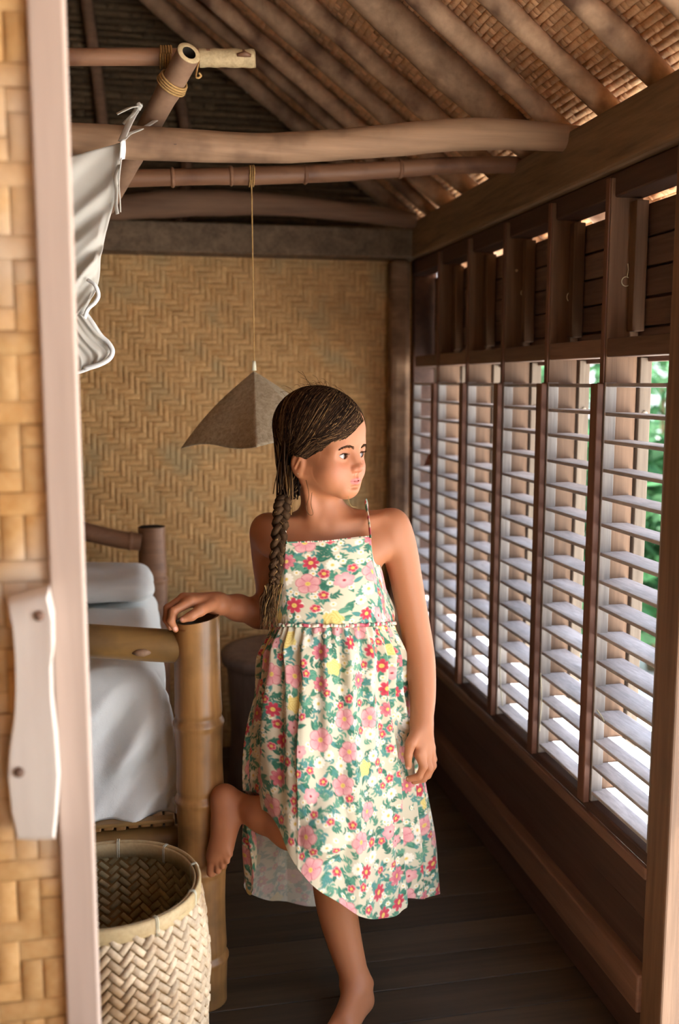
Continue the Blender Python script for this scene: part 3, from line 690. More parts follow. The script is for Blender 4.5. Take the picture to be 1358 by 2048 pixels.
MB().tube([pc(276, 206, 2.085), pc(279, 212, 2.085), pc(277, 220, 2.085)], [.004, .007, .004], 10).build('knot', M['net'], net, True)
ribbon('tie_ribbon', [pc(243, 318, 1.992), pc(240, 340, 1.985), pc(238, 368, 1.985), pc(240, 400, 1.985), pc(241, 424, 1.985)], .0045, M['net'], net, flat=.3)
ribbon('tie_ribbon', [pc(238, 330, 1.992), pc(230, 356, 1.982), pc(233, 380, 1.98), pc(232, 410, 1.98), pc(235, 428, 1.98)], .0042, M['net'], net, flat=.3)

# ================================================================== SMALL THINGS ON THE RIGHT WALL
def loop(px, py, rx, ry, Y, up, label, sq=1):
    c = at(px, py, Y); P = []
    for k in range(25):
        t = -math.pi/2*-1+2*math.pi*k/24*.97
        P.append(c+np.array([rx*math.cos(t), 0, ry*math.sin(t)]))
    P += [P[-1]+np.array([.002, -.001, up*.5]), P[-1]+np.array([.0, -.001, up])]
    o = MB().tube(spline(P, 60), .0010, 6).build('string_loop', M['string'], None, True); return tag(o, label, 'string', 'string loops on the studs')
loop(1252, 563, .0095, .0092, YS[0]-.0125, .026, 'round pale string loop on the stud with the most orange face, nearest the door post')
loop(1139, 594, .0062, .0095, YS[1]-.0125, .022, 'narrow teardrop string loop on the second stud from the door post')
loop(1048, 586, .0085, .0075, YS[2]-.0125, -.03, 'tilted string loop with a loose end on the third stud from the door post')
sc_ = at(1033, 541, YS[2]-.0108); tag(MB().tube([sc_+np.array([0, .002, 0]), sc_+np.array([0, -.002, 0])], [.004, .003], 10).build('screw', M['metal'], None, True), 'small bright screw head above the tilted string loop', 'screw')
tw = [((1194, 1420), (1203, 1432), (1208, 1442), 1.83, 'thin pale straw sticking out beside the lowest slats of the nearest louvre'),
      ((1081, 1346), (1083, 1400), (1079, 1462), 2.14, 'long pale straw hanging down the batten between the nearest two louvre bays'),
      ((1001, 1290), (1000, 1350), (1005, 1412), 2.42, 'pale straw caught along the batten of the third louvre bay')]
for a_, b_, c_, Y, lb in tw:
    tag(MB().tube(spline([at(*a_, Y-.03), at(*b_, Y-.034), at(*c_, Y-.03)], 14), [.0013]*14, 6).build('straw', M['string'], None, True), lb, 'straw', 'straws caught in the louvres')
lf = []; c0 = at(846, 930, 3.05); c1 = at(866, 905, 3.02)
V = []
for i in range(9):
    t = i/8; p = c0*(1-t)+c1*t; wv = .018*math.sin(math.pi*min(1, t*1.05+.02))**.8
    for s_ in (-1, 0, 1): V.append(p+np.array([.004*abs(s_), -.012+.006*math.sin(t*5), s_*wv+.004*math.sin(t*7)]))
F = [(i*3+j, (i+1)*3+j, (i+1)*3+j+1, i*3+j+1) for i in range(8) for j in range(2)]
o = mesh('dry_leaf', V, F, M['dryleaf']); o.modifiers.new('t', 'SOLIDIFY').thickness = .002
tag(o, 'curled reddish dry leaf caught in the farthest louvre', 'leaf')

# ================================================================== GARDEN OUTSIDE
def bush(x, y, z, r, h, label, seed, nleaf=1500, ls=.09):
    rr = np.random.default_rng(seed); root = empty('garden_shrub', (x, y, z)); tag(root, label, 'shrub', 'shrubs outside the louvres')
    for k in range(5):
        a_ = rr.uniform(0, 6.28); e = np.array([x+r*.6*math.cos(a_), y+r*.6*math.sin(a_), z+h*.7])
        MB().tube(spline([(x, y, z), (x*.6+e[0]*.4+.05, y*.6+e[1]*.4, z+h*.35), e], 8), np.linspace(.035, .012, 8), 6).build('stem', M['stem'], root, True)
    d_ = rr.normal(size=(nleaf, 3)); d_ /= np.linalg.norm(d_, axis=1)[:, None]; rad = rr.uniform(.35, 1, nleaf)**.5
    lump = 1+.25*np.sin(d_[:, 0]*5+seed)*np.cos(d_[:, 2]*4+seed*2)
    C = np.array([x, y, z+h*.55])+d_*rad[:, None]*lump[:, None]*np.array([r, r, h*.5])
    V = np.zeros((nleaf, 6, 3)); up = rr.normal(size=(nleaf, 3)); up /= np.linalg.norm(up, axis=1)[:, None]
    t1 = np.cross(up, d_+.01); t1 /= np.linalg.norm(t1, axis=1)[:, None]; t2 = np.cross(up, t1); s_ = ls*rr.uniform(.6, 1.4, nleaf)[:, None]
    V[:, 0] = C-t1*s_; V[:, 1] = C-t1*s_*.2+t2*s_*.42+up*s_*.1; V[:, 2] = C+t1*s_*.5+t2*s_*.3+up*s_*.06; V[:, 3] = C+t1*s_*1.1-up*s_*.1; V[:, 4] = C+t1*s_*.5-t2*s_*.3+up*s_*.06; V[:, 5] = C-t1*s_*.2-t2*s_*.42+up*s_*.1
    F = np.concatenate([np.arange(nleaf)[:, None]*6+np.array([0, 1, 2, 5]), np.arange(nleaf)[:, None]*6+np.array([5, 2, 3, 4])])
    stuff(mesh('foliage', V.reshape(-1, 3), F, M['leaf'], root, False))
BUSH = [(3.2, 5.6, -.55, .62, 1.5, 'lush green shrub seen through the nearest louvre, low and close to the house'), (4.7, 8.3, -.55, 1.0, 2.6, 'tall green shrub behind the low one outside the nearest louvre'),
        (7.9, 11.6, -.55, 1.6, 3.9, 'big green tree-like shrub at the back of the garden'), (4.4, 12.4, -.55, 1.3, 3.0, 'green shrub far out beyond the second louvre')]
for i, b_ in enumerate(BUSH): bush(*b_, seed=30+i)

# ================================================================== PERSON
girl = empty('person', tuple(at(690, 2030, 1.85)*np.array([1, 1, 0])))
tag(girl, 'barefoot girl in floral sundress, one foot against the bed post, looking to the window', 'person')
# ---- implicit body on a rectilinear grid
def axis_(segs):
    out = [np.array([segs[0][0]])]
    for a, b, h in segs: n = max(1, int(round((b-a)/h))); out.append(a+(b-a)*np.arange(1, n+1)/n)
    return np.concatenate(out).astype(np.float32)
GX = axis_([(.035, .155, .0017), (.155, .275, .003), (.275, .445, .00125), (.445, .67, .0025)])
GY = axis_([(1.62, 1.82, .0026), (1.82, 2.005, .0014), (2.005, 2.12, .003)])
GZ = axis_([(-.004, .25, .0028), (.25, .44, .0026), (.44, .56, .0022), (.56, .80, .0034), (.80, .875, .0019), (.875, 1.045, .003), (1.045, 1.285, .0014)])
D = np.full((len(GX), len(GY), len(GZ)), .08, np.float32)
def region(lo, hi):
    s = []
    for g, a, b in zip((GX, GY, GZ), lo, hi):
        i0, i1 = np.searchsorted(g, a), np.searchsorted(g, b); s.append(slice(max(0, i0), max(i0+1, i1)))
    return tuple(s)
def prim(fn, lo, hi, k=.01, op='u', pad=.03):
    rg = region(np.array(lo)-pad, np.array(hi)+pad)
    if any(s.start >= len(g) for s, g in zip(rg, (GX, GY, GZ))): return
    X = GX[rg[0]][:, None, None]; Y = GY[rg[1]][None, :, None]; Z = GZ[rg[2]][None, None, :]
    d = fn(X, Y, Z).astype(np.float32); a = D[rg]
    if op == 'u': h = np.maximum(k-np.abs(a-d), 0)/k; D[rg] = np.minimum(a, d)-h*h*k*.25
    else: d = -d; h = np.maximum(k-np.abs(a-d), 0)/k; D[rg] = np.maximum(a, d)+h*h*k*.25
def sd_cone(a, b, ra, rb):
    a = np.asarray(a, float); b = np.asarray(b, float); ab = b-a; L2 = ab@ab+1e-12
    def f(X, Y, Z):
        px, py, pz = X-a[0], Y-a[1], Z-a[2]
        h = np.clip((px*ab[0]+py*ab[1]+pz*ab[2])/L2, 0, 1)
        return np.sqrt((px-h*ab[0])**2+(py-h*ab[1])**2+(pz-h*ab[2])**2)-(ra+h*(rb-ra))
    return f
def sd_ell(c, r, B=None):
    c = np.asarray(c, float); r = np.asarray(r, float); B = np.eye(3) if B is None else B
    def f(X, Y, Z):
        px, py, pz = X-c[0], Y-c[1], Z-c[2]
        q = [B[i][0]*px+B[i][1]*py+B[i][2]*pz for i in range(3)]
        k0 = np.sqrt((q[0]/r[0])**2+(q[1]/r[1])**2+(q[2]/r[2])**2); k1 = np.sqrt((q[0]/r[0]**2)**2+(q[1]/r[1]**2)**2+(q[2]/r[2]**2)**2)
        return k0*(k0-1)/(k1+1e-9)
    return f
def cone(a, b, ra, rb, k=.012, op='u'):
    a = np.asarray(a, float); b = np.asarray(b, float); m = max(ra, rb); prim(sd_cone(a, b, ra, rb), np.minimum(a, b)-m, np.maximum(a, b)+m, k, op)
def ell(c, r, k=.02, B=None, op='u'):
    c = np.asarray(c, float); m = max(r); prim(sd_ell(c, r, B), c-m, c+m, k, op)
def chain(pts, k=.008, sm=0):
    if sm:
        A_ = spline([list(p)+[q_] for p, q_ in pts], len(pts)*4); pts = [(a_[:3], a_[3]) for a_ in A_]
    for (p, r), (q, s_) in zip(pts[:-1], pts[1:]): cone(p, q, r, s_, k)
# torso
SR, SLf, NB = at(536, 1060, 1.955), at(783, 1052, 1.905), at(652, 1046, 1.935)
ell(at(661, 1135, 1.93), (.104, .068, .12), .02); ell(at(663, 1270, 1.93), (.090, .064, .12), .04); ell(at(664, 1395, 1.935), (.103, .074, .085), .04)
cone(NB+np.array([0, 0, -.008]), SR+np.array([0, 0, -.002]), .036, .033, .025); cone(NB+np.array([0, 0, -.008]), SLf+np.array([0, 0, -.002]), .036, .034, .025)
cone(at(600, 1110, 1.90), at(545, 1085, 1.93), .035, .03, .03); cone(at(720, 1110, 1.895), at(775, 1085, 1.90), .035, .03, .03)
# clavicles
cone(at(640, 1048, 1.892), at(560, 1040, 1.925), .006, .007, .018); cone(at(672, 1048, 1.890), at(765, 1036, 1.885), .006, .007, .018)
# arms
elR, wrR = at(545, 1230, 2.035), at(436, 1207, 1.953)
def lerp(a, b, t): return np.asarray(a)*(1-t)+np.asarray(b)*t
chain([(SR, .0335), (lerp(SR, elR, .35), .0315), (lerp(SR, elR, .75), .0275), (elR, .0275)], .012, 1)
chain([(elR, .0275), (lerp(elR, wrR, .25)+np.array([0, 0, -.002]), .0295), (lerp(elR, wrR, .65), .0245), (wrR, .0195)], .018)
elL, wrL = at(835, 1278, 1.925), at(843, 1448, 1.885)
chain([(SLf, .036), (at(802, 1110, 1.912), .0325), (at(820, 1200, 1.922), .0295), (at(836, 1285, 1.925), .0280), (at(842, 1340, 1.916), .0272), (at(845, 1395, 1.902), .0238), (wrL, .0195)], .010, 1)
# left hand (hanging, fingers curled)
fl_ = {'i': [(838, 1506, 1.858), (847, 1533, 1.853), (838, 1553, 1.855), (817, 1558, 1.860)], 'm': [(849, 1506, 1.871), (858, 1537, 1.867), (847, 1557, 1.869), (828, 1563, 1.873)],
       'r': [(857, 1502, 1.885), (865, 1531, 1.882), (855, 1551, 1.884), (838, 1557, 1.888)], 'l': [(861, 1495, 1.898), (867, 1519, 1.897), (859, 1537, 1.899), (846, 1544, 1.903)]}
for kf, pts in fl_.items():
    P = [at(*p) for p in pts]; s_ = {'i': 1, 'm': 1.03, 'r': 1, 'l': .86}[kf]
    cone(wrL, P[0], .0165, .0118*s_, .014)
    chain([(P[0], .0112*s_), (P[1], .0084*s_), (P[2], .0076*s_), (P[3], .0064*s_)], .0035)
TL = [at(831, 1462, 1.868), at(821, 1487, 1.850), at(816, 1512, 1.846), at(817, 1533, 1.849)]
cone(wrL, TL[1], .0145, .0115, .012); chain([(TL[1], .0108), (TL[2], .0084), (TL[3], .0066)], .004)
# right hand resting over the post top
fr2 = {'i': [(381, 1203, 1.918), (347, 1222, 1.905), (342, 1243, 1.905), (351, 1259, 1.909)], 'm': [(368, 1197, 1.934), (336, 1217, 1.926), (333, 1238, 1.926), (341, 1255, 1.931)],
       'r': [(368, 1197, 1.952), (339, 1217, 1.950), (336, 1236, 1.950), (343, 1251, 1.953)], 'l': [(376, 1199, 1.968), (350, 1217, 1.969), (347, 1233, 1.969), (352, 1245, 1.971)]}
for kf, pts in fr2.items():
    P = [at(*p) for p in pts]; s_ = {'i': 1, 'm': 1.03, 'r': 1, 'l': .86}[kf]
    cone(wrR, P[0], .0155, .0112*s_, .014)
    chain([(P[0], .0108*s_), (P[1], .0086*s_), (P[2], .0076*s_), (P[3], .0062*s_)], .0035)
TR = [at(424, 1209, 1.93), at(400, 1221, 1.902), at(383, 1232, 1.893), at(366, 1239, 1.889)]
chain([(TR[0], .0135), (TR[1], .0105), (TR[2], .0085), (TR[3], .0068)], .008)
# legs
hipR, knR, anR = at(622, 1405, 1.925), at(638, 1668, 1.742), at(466, 1608, 1.912)
chain([(hipR, .062), (lerp(hipR, knR, .5), .054), (knR, .0435)], .02)
chain([(knR, .0415), (lerp(knR, anR, .3)+np.array([0, .004, -.006]), .0405), (lerp(knR, anR, .62), .0325), (anR, .0245)], .02)
hipL, knL, anL = at(702, 1405, 1.925), at(662, 1705, 1.868), at(713, 1966, 1.848)
chain([(hipL, .063), (lerp(hipL, knL, .5), .053), (knL, .042)], .02)
chain([(knL, .042), (at(672, 1805, 1.872), .0385), (at(691, 1890, 1.864), .0315), (anL, .0240)], .012, 1)
# right foot, sole pressed on the post, toes down
cone(anR, at(449, 1598, 1.898), .0255, .0265, .015); cone(at(449, 1597, 1.897), at(448, 1640, 1.885), .026, .025, .015)
cone(at(456, 1625, 1.888), at(441, 1705, 1.876), .0235, .0185, .018); cone(at(449, 1650, 1.884), at(428, 1712, 1.882), .021, .0165, .015); cone(at(461, 1640, 1.878), at(453, 1696, 1.868), .015, .0135, .015)
for (a_, b_, r0, r1) in (((428, 1712, 1.880), (423, 1744, 1.880), .0125, .0105), ((438, 1714, 1.872), (436, 1741, 1.868), .009, .0072), ((446, 1710, 1.866), (446, 1732, 1.862), .0086, .0068), ((452, 1704, 1.863), (454, 1722, 1.858), .0082, .0064), ((456, 1696, 1.862), (460, 1709, 1.858), .0078, .006)):
    cone(at(*a_), at(*b_), r0, r1, .004)
# left foot flat on the floor
hl = at(722, 2008, 1.838); hl[2] = .024
fd = np.array([-.62, -.785, 0]); fd /= np.linalg.norm(fd); fs = np.array([fd[1], -fd[0], 0])     # fs: towards the outer (little toe) side is -fs
cone(anL, hl+np.array([0, .006, 0]), .025, .024, .018); cone(anL+np.array([0, 0, -.004]), hl+fd*.075+np.array([0, 0, .006]), .026, .022, .02)
cone(hl+np.array([0, .004, 0]), hl+fd*.115+fs*.016+np.array([0, 0, -.009]), .0235, .0155, .015); cone(hl, hl+fd*.105-fs*.018+np.array([0, 0, -.010]), .022, .0142, .015)
for j, (of, ln, r0) in enumerate(((.024, .163, .0105), (.010, .162, .0085), (-.002, .155, .0080), (-.014, .146, .0076), (-.024, .135, .0070))):
    for sg in (1,):
        a_ = hl+fd*.110+fs*of*.9; b_ = hl+fd*ln+fs*of; a_[2] = .0125; b_[2] = r0+.0005; cone(a_, b_, .0115 if j == 0 else .0095, r0*.92, .004)
ell(at(738, 1966, 1.850), (.008, .008, .009), .012); ell(at(690, 1970, 1.845), (.007, .007, .009), .012)
# neck
HO = at(643.5, 984, 1.905)
HFd = np.array([.700, -.714, 0]); HFd /= np.linalg.norm(HFd); HX = np.array([-HFd[1], HFd[0], 0.0]); HB = np.array([HX, HFd, [0, 0, 1.0]])
HT = math.radians(3)                                # chin slightly down
ry_ = HFd*math.cos(HT)-np.array([0, 0, 1.0])*math.sin(HT); rz_ = HFd*math.sin(HT)+np.array([0, 0, 1.0])*math.cos(HT); HB = np.array([HX, ry_, rz_])
def HL(x, y, z): return HO+HB[0]*x+HB[1]*y+HB[2]*z
cone(NB+np.array([0, .0, -.012]), HL(0, -.016, .045), .0425, .0385, .028)
cone(at(628, 1052, 1.90), HL(-.045, -.012, .035), .0075, .0085, .018)            # neck muscle catching the light
# ---- head (local: x to her left, y forward, z up from the chin)
def hell(c, r, k=.02, op='u'): ell(HL(*c), r, k, HB, op)
def hcone(a, b, ra, rb, k=.01, op='u'): cone(HL(*a), HL(*b), ra, rb, k, op)
hell((0, -.014, .128), (.0685, .086, .074), .02)
hell((0, -.034, .095), (.060, .062, .058), .03)
hell((0, .020, .078), (.0585, .0555, .074), .03)
hell((0, .030, .128), (.055, .047, .050), .03)
for sx_ in (-1, 1):
    hcone((sx_*.050, .000, .045), (sx_*.016, .058, .014), .0150, .0135, .03)
    hell((sx_*.034, .045, .050), (.027, .025, .026), .03)
    hcone((sx_*.030, .066, .094), (sx_*.045, .056, .090), .007, .006, .02)
hell((0, .0585, .0125), (.0165, .0145, .0135), .02)
hell((0, .0620, .033), (.026, .0155, .018), .016)
for sx_ in (-1, 1): hell((sx_*.0305, .083, .0810), (.0165, .0155, .0115), .016, 's')
hcone((0, .0725, .088), (0, .0845, .0590), .0062, .0078, .014)
hell((0, .0860, .0570), (.0086, .0078, .0076), .006)
for sx_ in (-1, 1):
    hell((sx_*.0105, .0780, .0540), (.0062, .0085, .0062), .005)
    hcone((sx_*.0055, .0805, .0478), (sx_*.0065, .076, .0520), .0020, .0016, .003, 's')
# lips
for sx_ in (-1, 1):
    hcone((sx_*.0185, .0685, .0318), (sx_*.0045, .0780, .0352), .0026, .0040, .005)
    hcone((sx_*.0165, .0695, .0285), (sx_*.0, .0770, .0262), .0032, .0050, .005)
    hcone((sx_*.0195, .0715, .0312), (0, .0840, .0312), .0010, .0013, .0025, 's')
hcone((0, .0822, .0445), (0, .0810, .0385), .0016, .0018, .004, 's')
hell((0, .0775, .0190), (.012, .0032, .0026), .008, 's')
# eyelids around each eyeball
EY = [(-.0305, .0580, .0800), (.0305, .0580, .0800)]
for (ex, ey, ez) in EY:
    hell((ex, ey, ez), (.0150, .0140, .0142), .006)
    def almond(X, Y, Z, ex=ex, ey=ey, ez=ez):
        o = HL(ex, ey, ez); q = [HB[i][0]*(X-o[0])+HB[i][1]*(Y-o[1])+HB[i][2]*(Z-o[2]) for i in range(3)]
        sgn = 1 if ex > 0 else -1
        w_ = q[2]-.0002-.0012*q[0]*sgn/.013
        lid = np.abs(w_)-.0050*(1-(q[0]/.0132)**2)
        return np.maximum(np.maximum(lid*.75, -(q[1]-.002)), np.sqrt(q[0]**2+q[1]**2+q[2]**2)-.022)
    c_ = HL(ex, ey, ez); prim(almond, c_-.02, c_+.02, .0012, 's', .004)
    cr_ = HL(ex, ey, ez); prim(sd_ell(cr_, (.0127, .0127, .0127)), cr_-.013, cr_+.013, .0008, 's', .003)
# ears
for sx_ in (-1, 1):
    hell((sx_*.0690, -.012, .060), (.0078, .0150, .0230), .007); hell((sx_*.0665, -.007, .042), (.0058, .0072, .0085), .005)
    hell((sx_*.0770, -.009, .062), (.0046, .0085, .0130), .004, 's')
    hcone((sx_*.0735, -.005, .070), (sx_*.0742, -.014, .052), .0020, .0020, .003)
# ---- surface nets
def surface_nets(D, G):
    S_ = D < 0; nx, ny, nz = D.shape
    c = np.zeros((nx-1, ny-1, nz-1), np.uint8)
    for i in (0, 1):
        for j in (0, 1):
            for k in (0, 1): c += S_[i:nx-1+i, j:ny-1+j, k:nz-1+k]
    idx = np.flatnonzero((c > 0) & (c < 8)); del c
    I, J, K = np.unravel_index(idx, (nx-1, ny-1, nz-1))
    cor = np.stack([D[I+i, J+j, K+k] for i in (0, 1) for j in (0, 1) for k in (0, 1)], 1)
    offs = np.array([(i, j, k) for i in (0, 1) for j in (0, 1) for k in (0, 1)], np.float32)
    acc = np.zeros((len(idx), 3), np.float32); cnt = np.zeros(len(idx), np.float32)
    for a in range(8):
        for b in range(a+1, 8):
            if np.abs(offs[a]-offs[b]).sum() != 1: continue
            m = (cor[:, a] < 0) != (cor[:, b] < 0)
            t = cor[m, a]/(cor[m, a]-cor[m, b]); acc[m] += offs[a]+(offs[b]-offs[a])*t[:, None]; cnt[m] += 1
    f = acc/cnt[:, None]
    V = np.stack([G[0][I]+f[:, 0]*(G[0][I+1]-G[0][I]), G[1][J]+f[:, 1]*(G[1][J+1]-G[1][J]), G[2][K]+f[:, 2]*(G[2][K+1]-G[2][K])], 1)
    def vid(i, j, k): return np.searchsorted(idx, (i*(ny-1)+j)*(nz-1)+k)
    Fs = []
    for axn in range(3):
        sl0 = [slice(None)]*3; sl1 = [slice(None)]*3; sl0[axn] = slice(0, -1); sl1[axn] = slice(1, None)
        e = S_[tuple(sl0)] != S_[tuple(sl1)]
        i, j, k = np.nonzero(e); del e
        p = [i, j, k]; o1, o2 = [(1, 2), (2, 0), (0, 1)][axn]
        ok = (p[o1] > 0) & (p[o2] > 0) & (p[o1] < D.shape[o1]-1) & (p[o2] < D.shape[o2]-1)
        p = [q[ok] for q in p]; fl2 = S_[p[0], p[1], p[2]]
        def sh(a, b): q = [x.copy() for x in p]; q[o1] -= a; q[o2] -= b; return vid(*q)
        Q = np.stack([sh(1, 1), sh(0, 1), sh(0, 0), sh(1, 0)], 1); Q[~fl2] = Q[~fl2][:, ::-1]; Fs.append(Q)
    return V, np.concatenate(Fs)
BV, BF = surface_nets(D, (GX, GY, GZ))
D = None
def relax(V, F, it=1, lam=.4):
    E = np.concatenate([F[:, [0, 1]], F[:, [1, 2]], F[:, [2, 3]], F[:, [3, 0]]])
    n = len(V); deg = np.bincount(E[:, 0], minlength=n)+np.bincount(E[:, 1], minlength=n)
    for _ in range(it):
        A = np.stack([np.bincount(E[:, 0], V[E[:, 1], c], n)+np.bincount(E[:, 1], V[E[:, 0], c], n) for c in range(3)], 1)/deg[:, None]
        V = V+lam*(A-V)
    return V
BV = relax(BV, BF, 2, .5)
# ---- skin colours painted per vertex (lips, nails, cheeks)
q = BV-HO; hx, hy, hz = q@HB[0], q@HB[1], q@HB[2]
skin = np.tile(np.array(lin(174, 114, 78)), (len(BV), 1))
def blend(mask, col, a=1.0):
    global skin
    skin = skin*(1-(mask*a)[:, None])+np.array(col)[None]*(mask*a)[:, None]
ss = lambda e0, e1, x: (lambda t: t*t*(3-2*t))(np.clip((x-e0)/(e1-e0), 0, 1))
inh = (hz > -.01) & (hy > .03)
for sx_ in (-1, 1): blend(inh*np.exp(-(((hx-sx_*.036)/.020)**2+((hz-.050)/.018)**2)), lin(196, 112, 88), .45)
blend(inh*np.exp(-((hx/.012)**2+((hz-.056)/.012)**2)), lin(200, 120, 96), .35)
lw = 1-(hx/.0195)**2
lm = inh*(hy > .066)*ss(0, .35, lw)*ss(.0078, .0052, np.abs(hz-.0308)/np.sqrt(np.clip(lw, .05, 1)))
blend(lm, lin(186, 98, 92), .85)
blend(inh*ss(.0013, .0004, np.abs(hz-.0312))*(np.abs(hx) < .018)*(hy > .066), lin(120, 58, 54), .8)
for (ex, ey, ez) in EY: blend(inh*np.exp(-(((hx-ex)/.017)**2+((hz-ez-.001)/.0085)**2)), lin(150, 92, 70), .35)
for p, r in [(at(351, 1258, 1.902), .0058), (at(361, 1238.5, 1.883), .0068), (at(341, 1254, 1.925), .005), (TL[3]+np.array([-.003, -.005, -.002]), .005), (at(813, 1557, 1.855), .0045)]:
    blend(ss(r, r*.55, np.linalg.norm(BV-p, axis=1)), lin(226, 168, 148), .8)
body = mesh('body', BV, BF, None, girl, True, mats=[])
def paint(o, name, arr):
    ca = o.data.color_attributes.new(name, 'FLOAT_COLOR', 'POINT'); ca.data.foreach_set('color', np.concatenate([arr, np.ones((len(arr), 1))], 1).astype(np.float32).ravel())
paint(body, 'print', skin)
def attr_mat(name, rough, spec, sss=0.0, bump=None, pale=0.0, sheen=0):
    m, n, l, b = new_mat(name, rough, spec); at_ = n.new('ShaderNodeAttribute'); at_.attribute_name = 'print'; out = at_.outputs['Color']
    if pale:
        mx = n.new('ShaderNodeMix'); mx.data_type = 'RGBA'; mx.inputs[0].default_value = pale; l.new(out, mx.inputs[6]); mx.inputs[7].default_value = (*lin(226, 220, 208), 1); out = mx.outputs[2]
    l.new(out, b.inputs['Base Color']); b.inputs['Sheen Weight'].default_value = sheen
    if sss:
        b.inputs['Subsurface Weight'].default_value = sss; b.inputs['Subsurface Radius'].default_value = (.5, .2, .12); b.inputs['Subsurface Scale'].default_value = .012
    if bump:
        tcn = n.new('ShaderNodeTexCoord'); nz = n.new('ShaderNodeTexNoise'); nz.inputs['Scale'].default_value = bump[0]; nz.inputs['Detail'].default_value = 4; l.new(tcn.outputs['Object'], nz.inputs[0])
        bp = n.new('ShaderNodeBump'); bp.inputs['Strength'].default_value = bump[1]; bp.inputs['Distance'].default_value = .002; l.new(nz.outputs[0], bp.inputs['Height']); l.new(bp.outputs[0], b.inputs['Normal'])
    return m
M['skin'] = attr_mat('skin', .52, .35, .12, (700, .08)); body.data.materials.append(M['skin'])
# ---- eyes
GAZE = np.array([.93, -.36, -.02]); GAZE /= np.linalg.norm(GAZE)
mw = attr_mat('eye_surface', .12, .5)
for (ex, ey, ez) in EY:
    c = HL(ex, ey, ez); V = []; n1, n2 = 28, 36
    u = np.cross(GAZE, [0, 0, 1]); u /= np.linalg.norm(u); v = np.cross(u, GAZE)
    for i in range(n1+1):
        a = math.pi*i/n1
        for k in range(n2):
            t = 2*math.pi*k/n2; V.append(c+.0124*(GAZE*math.cos(a)+math.sin(a)*(u*math.cos(t)+v*math.sin(t))))
    F = [(i*n2+k, (i+1)*n2+k, (i+1)*n2+(k+1) % n2, i*n2+(k+1) % n2) for i in range(n1) for k in range(n2)]
    e = mesh('eye', V, F, mw, girl); ang = np.repeat(np.arange(n1+1)*math.pi/n1, n2)
    col = np.where((ang < .26)[:, None], lin(10, 8, 7), np.where((ang < .60)[:, None], lin(58, 36, 24), lin(168, 156, 148))); paint(e, 'print', col)
# ---- hair
def hair_mat(name, cols):
    m, n, l, b = new_mat(name); o = n['Material Output']; df = n.new('ShaderNodeBsdfDiffuse'); gl = n.new('ShaderNodeBsdfGlossy'); gl.inputs['Roughness'].default_value = .45
    ge = n.new('ShaderNodeNewGeometry'); rp = n.new('ShaderNodeValToRGB'); l.new(ge.outputs['Random Per Island'], rp.inputs[0])
    for p_, c_ in cols:
        e = rp.color_ramp.elements[0] if p_ == 0 else rp.color_ramp.elements[-1] if p_ == 1.0 else rp.color_ramp.elements.new(p_); e.color = (*lin(*c_), 1)
    l.new(rp.outputs[0], df.inputs[0]); l.new(rp.outputs[0], gl.inputs[0]); mx = n.new('ShaderNodeMixShader'); mx.inputs[0].default_value = .22
    l.new(df.outputs[0], mx.inputs[1]); l.new(gl.outputs[0], mx.inputs[2]); l.new(mx.outputs[0], o.inputs[0]); return m
mh = hair_mat('hair', ((0, (26, 19, 16)), (.5, (46, 34, 26)), (.85, (78, 57, 40)), (1.0, (128, 98, 66))))
mh2 = hair_mat('hair_lengths', ((0, (48, 35, 26)), (.5, (84, 62, 42)), (.8, (134, 102, 64)), (1.0, (182, 148, 98))))
# cap: offset of the skull, cut along the hairline
HC = np.array([0, -.014, .124]); HRd = np.array([.0775, .0965, .0850])
def hair_r(d): return 1/np.sqrt(((d/HRd)**2).sum(-1))
def hairline(x): return np.interp(x, [-.08, -.072, -.066, -.054, -.03, -.004, .02, .05, .07], [.050, .060, .076, .096, .119, .140, .147, .118, .060])
gath = np.array([-.050, -.062, .030])
V = []; nA, nB = 90, 64; F = []; keep = []
for i in range(nA):
    th = 2*math.pi*i/nA
    for j in range(nB):
        ph = math.pi*j/(nB-1); d = np.array([math.cos(th)*math.sin(ph), math.sin(th)*math.sin(ph), math.cos(ph)]); p = HC+d*hair_r(d)
        zl = float(hairline(p[0])) if p[1] > 0 else min(float(hairline(p[0])), .056)+max(p[1], -.07)*.75
        over = p[2]-zl
        p = HC+d*hair_r(d)*(1-.115*float(ss(.005, -.006, over))); keep.append(over > -.006); V.append(HL(*p))
for i in range(nA):
    for j in range(nB-1):
        a, b_, c_, d_ = i*nB+j, i*nB+j+1, ((i+1) % nA)*nB+j+1, ((i+1) % nA)*nB+j
        if keep[a] and keep[b_] and keep[c_] and keep[d_]: F.append((a, b_, c_, d_))
hair = mesh('hair', V, F, mh, girl)
